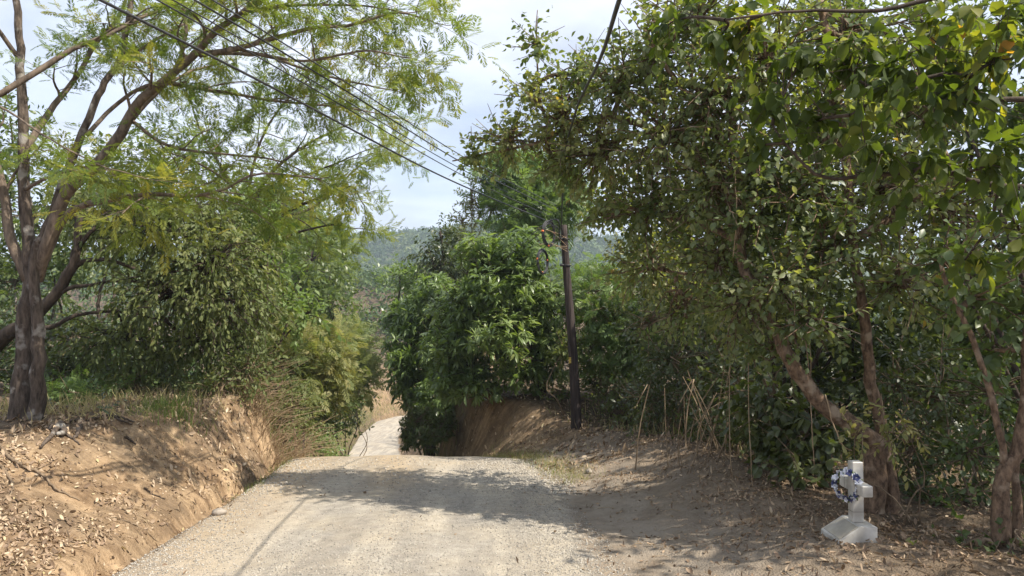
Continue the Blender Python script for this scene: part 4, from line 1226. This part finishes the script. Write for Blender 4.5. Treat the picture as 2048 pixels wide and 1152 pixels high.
# ------------------------------------------------------------------ the white cross with its wreath
cx, cyy = 2.80, 6.06
cz = gz(cx, cyy) + .025
cb = np.array([cx, cyy, cz])
cr = thing('memorial_cross', 'small white tiled roadside cross on a sloping white plinth, in front of the red trunk', 'cross', cb)


def bev_box(g, c, s, b=.006):
    """box with chamfered edges"""
    bm_v = []
    sx, sy, sz = [k / 2 for k in s]
    import itertools
    f = []
    vid = {}
    for X in (-1, 1):
        for Y in (-1, 1):
            for Z in (-1, 1):
                for ax_ in range(3):
                    p = [X * (sx - b), Y * (sy - b), Z * (sz - b)]
                    p[ax_] = (X, Y, Z)[ax_] * (sx, sy, sz)[ax_]
                    vid[(X, Y, Z, ax_)] = len(bm_v)
                    bm_v.append((p[0] + c[0], p[1] + c[1], p[2] + c[2]))
    def quad(ids):
        pts = np.array([bm_v[i] for i in ids]); ctr = pts.mean(0)
        n = np.cross(pts[1] - pts[0], pts[2] - pts[0])
        if np.dot(n, ctr - np.array(c)) < 0: ids = ids[::-1]
        f.append(ids)
    for ax_ in range(3):
        o1, o2 = [k for k in range(3) if k != ax_]
        for sgn in (-1, 1):
            ids = []
            for (a, b_) in ((-1, -1), (1, -1), (1, 1), (-1, 1)):
                k = [0, 0, 0]; k[ax_] = sgn; k[o1] = a; k[o2] = b_
                ids.append(vid[(*k, ax_)])
            quad(ids)
        for a in (-1, 1):
            for b_ in (-1, 1):
                k0 = [0, 0, 0]; k1 = [0, 0, 0]
                k0[o1] = k1[o1] = a; k0[o2] = k1[o2] = b_
                k0[ax_] = -1; k1[ax_] = 1
                quad([vid[(*k0, o1)], vid[(*k1, o1)], vid[(*k1, o2)], vid[(*k0, o2)]])
    for X in (-1, 1):
        for Y in (-1, 1):
            for Z in (-1, 1):
                quad([vid[(X, Y, Z, 0)], vid[(X, Y, Z, 1)], vid[(X, Y, Z, 2)]])
    g.poly(np.array(bm_v), f)


pz0 = cz + .115
g = Geo(); W_ = .09
bev_box(g, (cx, cyy, pz0 + .2425), (W_, W_, .485))
g.build('upright', M['white'], cr, origin=cb, smooth=False)
bz = pz0 + .285
for (y0, y1) in ((cyy - .205, cyy - W_ / 2 - .0005), (cyy + W_ / 2 + .0005, cyy + .205)):
    g = Geo()
    bev_box(g, (cx, (y0 + y1) / 2, bz), (W_ - .004, y1 - y0, .088))
    g.build('arm', M['white'], cr, origin=cb, smooth=False)
for c_, s_ in (((cx, cyy, pz0 + .085), (W_ + .002, W_ + .002, .004)), ((cx, cyy - .11, bz), (W_ - .001, .003, .091)), ((cx, cyy + .11, bz), (W_ - .001, .003, .091))):
    g = Geo(); g.box(c_, s_)
    g.build('joint', M['grout'], cr, origin=cb, smooth=False)
# plinth: back block and front slope towards the road
g = Geo()
y0, y1 = cyy - .17, cyy + .17
prof = [(.09, -.17), (.09, .112), (-.035, .115), (-.215, .0), (-.225, -.17)]
v = [(cx + a, y, cz + b) for y in (y0, y1) for a, b in prof]
n = len(prof)
g.poly(v, [tuple(range(n))[::-1], tuple(range(n, 2 * n))] + [(i, (i + 1) % n, n + (i + 1) % n, n + i) for i in range(n)])
g.build('plinth', M['white'], cr, origin=cb, smooth=False)
sl = np.array([-.18, 0, -.115]); sl = sl / np.linalg.norm(sl)
nn = np.array([-.115, 0, .18]); nn = nn / np.linalg.norm(nn)
c0 = np.array([cx - .125, cyy, cz + .0575])
g = Geo()
def slab(c, hs, hy, h):
    v = []
    for k in (0, h):
        for a, b in ((-hs, -hy), (hs, -hy), (hs, hy), (-hs, hy)):
            v.append(c + sl * a + np.array([0, b, 0]) + nn * k)
    g.poly(np.array(v), [(4, 5, 6, 7), (0, 1, 5, 4), (1, 2, 6, 5), (2, 3, 7, 6), (3, 0, 4, 7)])
slab(c0, .088, .148, .006)
g.build('plaque', M['plaque'], cr, origin=cb, smooth=False)

# wreath
wc = np.array([cx - .075, cyy - .015, bz + .01])
wr = thing('wreath', 'round wreath of blue and white flowers hung over the arm of the white cross', 'wreath', wc)
nrm = unit(np.array([-.78, -.62, .05]))
ax1 = unit(np.cross(UP, nrm)); ax2 = np.cross(nrm, ax1)
g = Geo()
t = np.linspace(0, 2 * np.pi, 41)
wp = wc + np.outer(np.cos(t), ax1) * .105 + np.outer(np.sin(t), ax2) * .108
g.tube(wp, .010, 6, cap=False)
rr = np.random.default_rng(5)
lp = wp[rr.integers(0, 40, 70)]
ld = rdir(rr, 70)
g.inst(OVAL, lp, rot(ld, nrm + rr.normal(0, .5, (70, 3))), rr.uniform(.03, .05, 70), np.full(70, .6))
g.build('ring', M['green'], wr, origin=wc)


def flower_mesh(name, mat, rad):
    g = Geo()
    for ring, (n, tl, s) in enumerate(((5, 1.2, 1.0), (5, .8, .8), (4, .35, .6))):
        for k in range(n):
            a = 2 * np.pi * (k + .5 * ring) / n
            out = np.array([math.cos(a), math.sin(a), 0])
            d = unit(out * math.sin(tl) + UP * math.cos(tl))
            R1 = rot(d[None], (UP * math.sin(tl) - out * math.cos(tl))[None])
            g.inst((BROAD[0] * np.array([2.0, 1, 1.2]), BROAD[1]), np.array([out * .004]), R1, np.array([rad * s]), np.array([.5]))
    return g.build(name, mat, None)


fb = flower_mesh('flower', M['blue'], .026); fw = flower_mesh('flower', M['petal'], .026)
seq = 'wbwwbwbbwwwbbwbwwbbwwbwbwwbbwbwbbwwb'
first = {'b': True, 'w': True}
for i, s_ in enumerate(seq):
    src = fb if s_ == 'b' else fw
    o = src if first[s_] else src.copy()
    if not first[s_]: C.objects.link(o)
    first[s_] = False
    o.parent = wr
    a = 2 * np.pi * i / len(seq) + rr.normal(0, .05)
    p = np.cos(a) * ax1 * .105 + np.sin(a) * ax2 * .108 + nrm * rr.uniform(.004, .02) + rr.normal(0, .006, 3)
    o.location = p
    d = Vector(unit(nrm + rr.normal(0, .45, 3) + .4 * (np.cos(a) * ax1 + np.sin(a) * ax2)))
    o.rotation_euler = d.to_track_quat('Z', 'Y').to_euler()
    sc_ = rr.uniform(.8, 1.2); o.scale = (sc_,) * 3

# ------------------------------------------------------------------ stones, roots, fallen branches
def on_ground(pts, lift=.02):
    """px, py pairs laid on the ground (the depth where the sight line meets it)"""
    out = []
    Ys = np.linspace(3.0, 26, 1400)
    for (px, py) in pts:
        P = np.array([at(px, py, y) for y in Ys])
        h = height(P[:, 0], P[:, 1])
        i = int(np.argmax(P[:, 2] <= h))
        q = P[i]
        out.append(np.array([q[0], q[1], h[i] + lift]))
    return out


def rock(name, label, p, s, seed):
    r = np.random.default_rng(seed)
    g = Geo()
    nu_, nv_ = 14, 9
    v = []
    ph = r.uniform(0, 9, 3)
    for i in range(nv_ + 1):
        th = np.pi * i / nv_
        for j in range(nu_):
            a = 2 * np.pi * j / nu_
            d = np.array([math.sin(th) * math.cos(a), math.sin(th) * math.sin(a), math.cos(th)])
            k = 1 + .28 * float(fbm(d[0] * 1.6 + ph[0], d[1] * 1.6 + d[2] * 1.3 + ph[1], 3, seed))
            v.append(p + d * s * k)
    f = [(i * nu_ + j, (i + 1) * nu_ + j, (i + 1) * nu_ + (j + 1) % nu_, i * nu_ + (j + 1) % nu_) for i in range(nv_) for j in range(nu_)]
    g.poly(np.array(v), f)
    o = g.build(name, M['rock'], None, origin=p)
    return tag(o, label, 'rock')


p = on_ground([(438, 1030)], 0)[0]; rock('rock', 'smooth grey rock lying where the left bank meets the gravel', p + UP * .03, np.array([.085, .06, .045]), 3)
p = on_ground([(1178, 946)], 0)[0]; rock('rock', 'small dark stone on the right shoulder below the pole', p + UP * .02, np.array([.05, .04, .04]), 4)


def fallen(name, label, runs, mat='twig', cat='branch'):
    g = Geo()
    r = np.random.default_rng(len(label))
    for (pts, r0, r1) in runs:
        q = on_ground(pts, r0 * .8)
        n = max(10, len(q) * 6)
        q = smooth_path(q, n)
        q[:, 2] = np.maximum(q[:, 2], height(q[:, 0], q[:, 1]) + r0 * .4)
        q += r.normal(0, .004, q.shape)
        g.tube(q, np.linspace(r0, r1, n), 6, .5, .06, r)
    o = g.build(name, M[mat], None, origin=q[0])
    return tag(o, label, cat)


fallen('fallen_branch', 'long bare fallen branch lying down the clay bank at the left edge', [([(0, 895), (20, 920), (50, 938), (85, 955), (115, 985), (160, 1002)], .02, .008), ([(50, 938), (80, 940), (108, 922)], .008, .004), ([(0, 935), (20, 960), (25, 985), (5, 1008)], .016, .006)])
fallen('stump', 'weathered broken stump and roots at the lip of the clay bank below the twin trunk', [([(118, 852), (110, 868), (95, 885), (80, 902)], .04, .012), ([(120, 856), (128, 872), (112, 876)], .05, .02), ([(128, 868), (140, 878), (160, 892)], .02, .008), ([(160, 858), (155, 872), (148, 884)], .035, .012), ([(100, 860), (118, 858), (135, 862)], .045, .03)], 'bark_grey', 'stump')
fallen('exposed_root', 'dark root running along the top edge of the left bank', [([(140, 846), (180, 842), (215, 833), (240, 846), (265, 852)], .022, .01), ([(215, 833), (245, 838), (268, 848)], .018, .008)], 'bark_dark', 'root')
fallen('exposed_root', 'short curved root sticking out of the middle of the left bank face', [([(250, 878), (262, 885), (272, 892)], .02, .008), ([(290, 980), (300, 988), (330, 1000)], .012, .006)], 'bark_dark', 'root')
fallen('fallen_branch', 'thin stick lying near the foot of the left bank', [([(240, 1040), (275, 1055), (300, 1075), (318, 1088)], .008, .004)])
fallen('fallen_branch', 'pale stick lying in the litter left of the white cross', [([(1588, 1010), (1620, 1026), (1652, 1042)], .012, .006)])

# dry canes and hanging vines
rr = np.random.default_rng(301)
g = Geo()
cbse = ground_base(at(1420, 950, 10.2))
for k in range(24):
    b = cbse + np.array([rr.normal(0, .28), rr.normal(0, .3), 0]); b[2] = gz(b[0], b[1]) - .02
    d = np.array([rr.normal(.05, .28), rr.normal(0, .2), 1.0]); L = rr.uniform(.5, 1.35)
    q = [b, b + d * L * .5 + rr.normal(0, .03, 3), b + d * L + np.array([rr.normal(0, .12), 0, -.05])]
    if rr.uniform() < .3:
        q.append(q[-1] + np.array([rr.choice((-1, 1)) * .2, 0, -.35]))
    g.tube(smooth_path(q, 9), np.linspace(.011, .005, 9) * rr.uniform(.6, 1.1), 4, rr.uniform(0, 1), cap=False)
o = g.build('dry_canes', M['canes'], None, origin=cbse)
tag(o, 'clump of pale dry canes, some snapped over, standing behind the right berm', 'canes')
gL = Geo(); rr = np.random.default_rng(302)
for i, (lab, pts, Y, r) in enumerate([
    ('thin hanging vine trailing to the ground right of the dry canes', [(1462, 650), (1458, 760), (1460, 900), (1470, 980), (1490, 1010)], 8.6, .005),
    ('thin hanging vine curling onto the litter left of the cross', [(1500, 640), (1498, 800), (1502, 900), (1510, 985), (1535, 1030)], 8.2, .005),
    ('straight hanging vine whose loose end stops above the ground near the cross', [(1620, 640), (1622, 760), (1625, 860), (1630, 930)], 7.2, .0045),
    ('vine twisting down across the fork of the red trunk to the cross', [(1650, 790), (1662, 840), (1680, 885), (1705, 905)], 6.9, .006),
    ('looping vine in front of the far right trunk', [(2040, 1060), (2028, 1062), (2046, 1085), (2060, 1120)], 5.8, .006),
    ('long vine hanging in front of the vertical limb of the red barked tree', [(1478, 250), (1474, 330), (1480, 420), (1472, 520)], 7.3, .005),
]):
    q = smooth_path([at(a, b, Y + .15 * math.sin(3 * k)) for k, (a, b) in enumerate(pts)], 24)
    q += np.cumsum(rr.normal(0, .003, q.shape), 0)
    g = Geo(); g.tube(q, r, 5)
    tag(g.build('vine', M['drytwig'], None, origin=q[0]), lab, 'vine', 'hanging vines')

# brown tangle of dead stems on the end of the left bank
rr = np.random.default_rng(303)
g = Geo()
tb = ground_base(at(500, 860, 13.6))
for k in range(420):
    b = tb + np.array([rr.uniform(-.55, .75), rr.uniform(-.9, 1.5), 0]); b[2] = gz(b[0], b[1]) - .02
    d = np.array([rr.normal(.35, .3), rr.normal(-.05, .25), rr.uniform(.35, 1.0)]); L = rr.uniform(.5, 1.15)
    q = smooth_path([b, b + d * L * .6, b + d * L + np.array([rr.normal(.15, .12), rr.normal(0, .12), -.12])], 6)
    g.tube(q, np.linspace(.006, .0025, 6), 3, rr.uniform(0, 1), cap=False)
o = g.build('dead_brush', M['drytwig'], None, origin=tb)
tag(o, 'brown tangle of dead stems draped over the cut end of the left bank', 'brush')

# palm in the gap
pbs = ground_base(at(745, 760, 124))
root = thing('palm', 'grey green palm at the bottom of the gap by the road bend', 'tree', pbs)
hp = at(750, 676, 124)
g = Geo(); trunk_tube(g, np.array([pbs, (pbs + hp) / 2 + (.2, 0, 0), hp]), .25, .16, rr)
g.build('trunk', M['bark_grey'], root, origin=pbs)
g = Geo()
for k in range(16):
    a = 2 * np.pi * k / 16 + rr.normal(0, .15); el = rr.uniform(-.1, 1.0)
    d = np.array([math.cos(a) * math.cos(el), math.sin(a) * math.cos(el), math.sin(el)])
    q = smooth_path([hp, hp + d * 1.6, hp + d * 2.6 - UP * .6, hp + d * 3.2 - UP * 1.7], 14)
    g.tube(q, np.linspace(.05, .015, 14), 4, .5, cap=False)
    T = unit(np.gradient(q, axis=0)); sd_ = unit(np.cross(T, UP))
    for sg in (-1, 1):
        for j in range(2, 14):
            g.inst(BLADE, q[j][None], rot((sd_[j] * sg + T[j] * .5 - UP * .5)[None], UP[None]), np.array([[4.0, 1.1, 1.0]]), np.array([rr.uniform(0, 1)]))
g.build('crown', M['dryfrond'], root, origin=pbs, smooth=False)

# ------------------------------------------------------------------ ground cover
def scatter(rng, n, x0, x1, y0, y1, keep):
    """random ground points kept where keep(x, y, u) > random"""
    X = []; tot = 0
    while tot < n:
        m = n * 3
        y = rng.uniform(y0, y1, m); x = rng.uniform(x0, x1, m)
        u = x - road_x(y)
        k = rng.uniform(0, 1, m) < keep(x, y, u)
        X.append(np.stack([x[k], y[k]], 1)); tot += int(k.sum())
    P = np.concatenate(X)[:n]
    z = height(P[:, 0], P[:, 1])
    e = .03
    gx = (height(P[:, 0] + e, P[:, 1]) - z) / e
    gy = (height(P[:, 0], P[:, 1] + e) - z) / e
    N = unit(np.stack([-gx, -gy, np.ones(n)], 1))
    return np.concatenate([P, z[:, None]], 1), N


def litter(name, label, n, rng, x0, x1, y0, y1, keep, s=(.035, .085), mat='dry', tint=(0, 1), lift=.004, tpl=CURL, flat=.25):
    P, N = scatter(rng, n, x0, x1, y0, y1, keep)
    d = rdir(rng, n); d = d - N * np.sum(d * N, 1, keepdims=True)
    Rm = rot(d + N * rng.normal(0, flat, (n, 1)), N + rng.normal(0, flat * 1.3, (n, 3)))
    g = Geo()
    S_ = rng.uniform(*s, n)[:, None] * np.stack([rng.uniform(.5, 1.1, n), np.ones(n), rng.uniform(.6, 2.0, n)], 1)
    g.inst(tpl, P + N * lift, Rm, S_, rng.uniform(*tint, n))
    o = g.build(name, M[mat], None, smooth=False)
    return tag(o, label, 'ground cover', kind='stuff')


rr = np.random.default_rng(401)
patch = lambda x, y, f, s: np.clip(.5 + 1.1 * fbm(x * f, y * f, 3, s), 0, 1)
litter('leaf_litter', 'tan dry leaves thick on the clay bank at the lower left', 26000, rr, -9, -2.6, 2.8, 9.5,
       lambda x, y, u: (u < -HW - .12) * np.clip(patch(x, y, 1.1, 3) ** 2.2 * 1.8 * sstep(8.8, 6.0, y) + .05, 0, 1) * np.where(u > -HW - .5, .25, 1), s=(.022, .068))
litter('leaf_litter', 'scattered dry leaves on the far part of the left bank', 5200, rr, -9, -2.8, 7.5, 15,
       lambda x, y, u: (u < -HW - .1) * (u > -HW - 4) * patch(x, y, 1.1, 5) ** 1.5, s=(.04, .09))
litter('leaf_litter', 'brown dry leaves over the shaded right shoulder and around the cross', 21000, rr, .4, 6.5, 3.2, 12.5,
       lambda x, y, u: (u > HW - .15) * np.clip(patch(x, y, 1.2, 7) * .9 * sstep(HW - .2, HW + 1.6, u) + .05 + .25 * (u > HW + 1.6), 0, 1), s=(.022, .062), tint=(0, .85))
litter('leaf_litter', 'thin scatter of dry leaves on the berm by the pole', 2500, rr, -3, 4, 11.5, 21,
       lambda x, y, u: (u > HW + .1) * (u < HW + 3) * patch(x, y, 1.2, 9), s=(.05, .11))
litter('leaf_litter', 'few fallen leaves lying on the gravel', 170, rr, -4, 2, 3.8, 12, lambda x, y, u: (np.abs(u) < HW) * (.25 + .75 * sstep(.8, 2, np.abs(u))), s=(.03, .06))

P, N = scatter(rr, 900, -9, 6, 3, 14, lambda x, y, u: (np.abs(u) > HW + .2) * patch(x, y, 1.3, 3))
g = Geo()
for p_, n_ in zip(P, N):
    d_ = np.cross(n_, rdir(rr, 1)[0]); L_ = rr.uniform(.05, .28)
    g.tube(np.array([p_ + n_ * .008, p_ + d_ * L_ * .5 + n_ * rr.uniform(.01, .03), p_ + d_ * L_ + n_ * .006]), [.0035, .003, .0015], 3, rr.uniform(0, 1), cap=False)
tag(g.build('fallen_twigs', M['drytwig'], None), 'thin dead twigs scattered over both banks', 'ground cover', kind='stuff')

OCT = (tv((1, 0, 0), (0, 1, 0), (-1, .1, 0), (.1, -1, 0), (.1, 0, .75), (0, .1, -.6)), [(0, 1, 4), (1, 2, 4), (2, 3, 4), (3, 0, 4), (1, 0, 5), (2, 1, 5), (3, 2, 5), (0, 3, 5)])


def gravel(name, label, n, rng, x0, x1, y0, y1, keep, s, tint=(0, 1)):
    P, N = scatter(rng, n, x0, x1, y0, y1, keep)
    d = rdir(rng, n)
    S_ = (s[0] + (s[1] - s[0]) * rng.uniform(0, 1, n) ** 3)[:, None] * rng.uniform(.6, 1.3, (n, 3))
    g = Geo()
    g.inst(OCT, P + N * .002, rot(d, N + rng.normal(0, .3, (n, 3))), S_, rng.uniform(*tint, n))
    o = g.build(name, M['stone'], None, smooth=False)
    return tag(o, label, 'gravel', kind='stuff')


gravel('gravel', 'loose grey stones strewn over the near part of the road', 34000, rr, -4, 2.4, 3.9, 10.5,
       lambda x, y, u: (u < HW + .1) * (u > -HW - .05) * (.03 + .5 * sstep(.9, 1.7, u) * sstep(2.3, 1.7, u) + .4 * sstep(1.35, 2.0, -u) + .16 * np.exp(-((u - .05) / .3) ** 2) + .25 * patch(x, y, .9, 13) ** 3) * sstep(11.5, 5, y), (.003, .0135), (0, .85))
gravel('gravel', 'loose stones along the road towards the crest', 9000, rr, -5, 2.2, 9.5, 13.4,
       lambda x, y, u: (u < HW + .3) * (u > -HW - .05) * (.15 + .8 * sstep(.6, 1.9, u) + .3 * sstep(1.2, 2, -u)), (.005, .022))


def grass(name, label, n, rng, x0, x1, y0, y1, keep, s, tint, lean=.45):
    P, N = scatter(rng, n, x0, x1, y0, y1, keep)
    d = UP + rng.normal(0, lean, (n, 3))
    g = Geo()
    S_ = rng.uniform(*s, n)[:, None] * np.ones((1, 3))
    S_[:, 0] *= rng.uniform(.5, 1.1, n)
    g.inst(BLADE, P - UP * .01, rot(d, rdir(rng, n)), S_, rng.uniform(*tint, n))
    o = g.build(name, M['grass'], None, smooth=False)
    return tag(o, label, 'grass', kind='stuff')


P, N = scatter(rr, 4200, -8, -2.4, 3, 14.5, lambda x, y, u: (u < -HW - .1) * (u > -HW - 3) * patch(x, y, 1.6, 43) ** 2)
g = Geo()
S_ = (.006 + .034 * rr.uniform(0, 1, len(P)) ** 4)[:, None] * rr.uniform(.6, 1.2, (len(P), 3))
g.inst(OCT, P - N * .002, rot(rdir(rr, len(P)), N + rr.normal(0, .4, N.shape)), S_, rr.uniform(0, 1, len(P)))
tag(g.build('soil_clods', M['clod'], None, smooth=False), 'crumbled clay clods on the left bank', 'soil', kind='stuff')

grass('grass', 'dry pale grass along the top of the left bank', 2600, rr, -8, -3.2, 8.8, 14.5, lambda x, y, u: (u < -HW - left_w(y) - .05) * (u > -HW - 4.2) * patch(x, y, 1.0, 21) * sstep(8.8, 10.5, y), (.08, .34), (.55, 1), .8)
gp = ground_base(at(345, 840, 10.6))
grass('grass', 'fresh green grass tuft on the lip of the left bank', 520, rr, gp[0] - .55, gp[0] + .5, gp[1] - .6, gp[1] + .7, lambda x, y, u: np.exp(-((x - gp[0]) / .32) ** 2 - ((y - gp[1]) / .4) ** 2), (.12, .30), (0, .35))
grass('grass', 'grass along the foot of the right bank at the crest', 3200, rr, -2, 2.6, 10.2, 17.5, lambda x, y, u: (u > HW - .1) * np.exp(-((u - HW - .35) / .3) ** 2), (.05, .17), (.2, .9))
grass('grass', 'green and straw coloured grass on the left verge beyond the crest', 6000, rr, -14, -3.4, 14.2, 48, lambda x, y, u: (u < -HW - .05) * np.exp(-((u + HW + .8) / .9) ** 2), (.15, .45), (.05, .8))
grass('grass', 'weedy grass beside the far stretch of the road', 9000, rr, -32, -8, 44, 112, lambda x, y, u: (u < -HW - .1) * np.exp(-((u + HW + 1.6) / 1.8) ** 2), (.3, .9), (.1, .85), .6)
grass('grass', 'grass verge on the right of the lower road', 2600, rr, -9, -1, 20, 46, lambda x, y, u: (u > HW - .1) * np.exp(-((u - HW - .4) / .4) ** 2), (.12, .35), (.05, .7))
grass('grass', 'short weeds beside the left road edge near the marker post', 700, rr, -5, -2.8, 9.5, 14.5, lambda x, y, u: (u < -HW + .1) * np.exp(-((u + HW + .1) / .18) ** 2) * patch(x, y, 1.2, 33), (.05, .14), (0, .5))
grass('undergrowth', 'dry weeds and straw at the foot of the wood on the right', 2200, rr, .0, 7, 8.6, 18, lambda x, y, u: (u > HW + right_w(y) + .2) * patch(x, y, .9, 23), (.12, .4), (.3, 1), .7)
P, N = scatter(rr, 420, -11, 10, 8, 20, lambda x, y, u: ((u < -HW - left_w(y) - .5) + (u > HW + right_w(y) + .4)) * 1.0)
g = Geo()
leaves_on(g, P, UP + rr.normal(0, .4, P.shape), dict(KIND['small'], L=.5, m=12), rr, rr.uniform(0, .8, len(P)), .15, 1.0)
tag(g.build('undergrowth', M['dark'], None, smooth=False), 'low leafy undergrowth carpeting the woods on both sides', 'undergrowth', kind='stuff')

# ------------------------------------------------------------------ wooded ridge far away
rr = np.random.default_rng(501)
n = 3800
hx = rr.uniform(-330, 140, n); hy = rr.uniform(330, 700, n)
hz = height(hx, hy)
m = 34
sz = rr.uniform(3.2, 6.5, n)
d = rdir(rr, n * m); d[:, 2] = np.abs(d[:, 2]) * 1.0
c = np.stack([hx, hy, hz + sz * .6], 1)
Pq = np.repeat(c, m, 0) + d * np.repeat(sz, m)[:, None] * rr.uniform(.6, 1.05, (n * m, 1))
tn = np.clip(np.repeat(rr.uniform(0, 1, n), m) * .8 + .2 * rr.uniform(0, 1, n * m), 0, 1)
g = Geo()
g.inst(DIAM, Pq, rot(rdir(rr, n * m), d + rr.normal(0, .4, d.shape)), np.repeat(sz, m) * rr.uniform(.35, .7, n * m), tn)
tag(g.build('forest', M['farleaf'], None, smooth=False), 'unbroken woodland covering the far ridge', 'forest', kind='stuff')

n = 2600
fy = np.concatenate([rr.uniform(17, 36, 500), rr.uniform(24, 70, 800), rr.uniform(60, 330, n - 1300)])
fu = (4.2 + rr.uniform(0, 1, n) ** 1.8 * (18 + .55 * fy)) * rr.choice((-1, 1), n)
fu = np.where(fy < 30, -np.abs(fu) - 1.5, fu)
fx = road_x(np.minimum(fy, 112)) + fu
sz = rr.uniform(.9, 1.7, n) * (1 + sstep(50, 200, fy) * 1.4)
fx = np.concatenate([fx, rr.uniform(-170, 110, 2200)]); fy = np.concatenate([fy, rr.uniform(119, 200, 2200)]); sz = np.concatenate([sz, rr.uniform(1.8, 3.8, 2200)])
ok = ~((fy > 92) & (fy < 121) & (fx > -25) & (fx < 6))
fx, fy, sz = fx[ok], fy[ok], sz[ok]; n = len(fx)
fz = height(fx, fy)
n = len(fx); m = 50
d = rdir(rr, n * m); d[:, 2] = np.abs(d[:, 2]) * 1.1
c = np.stack([fx, fy, fz + sz * .25], 1)
Pq = np.repeat(c, m, 0) + d * np.repeat(sz, m)[:, None] * rr.uniform(.5, 1.08, (n * m, 1))
tn = np.clip(np.repeat(rr.uniform(0, 1, n), m) * .7 + .3 * rr.uniform(0, 1, n * m), 0, 1)
g = Geo()
g.inst(DIAM, Pq, rot(rdir(rr, n * m), d + rr.normal(0, .5, d.shape)), np.repeat(np.minimum(sz, .3 + fy * .03), m) * rr.uniform(.2, .4, n * m), tn)
tag(g.build('thicket', M['farleaf'], None, smooth=False), 'unbroken thicket filling the valley sides on both sides of the lower road', 'thicket', kind='stuff')

# ------------------------------------------------------------------ haze
hv, hnt, hout = new_mat('haze_air')
pv = hnt.nodes.new('ShaderNodeVolumePrincipled')
pv.inputs['Color'].default_value = (0.72, 0.84, 1.0, 1)
pv.inputs['Density'].default_value = 0.0005
hnt.links.new(pv.outputs[0], hout.inputs['Volume'])
g = Geo()
g.box((0, 760, 22), (2400, 1640, 200))
o = g.build('haze', hv, None, smooth=False)
tag(o, 'thin blue summer haze softening the far ridge', 'haze', kind='stuff')
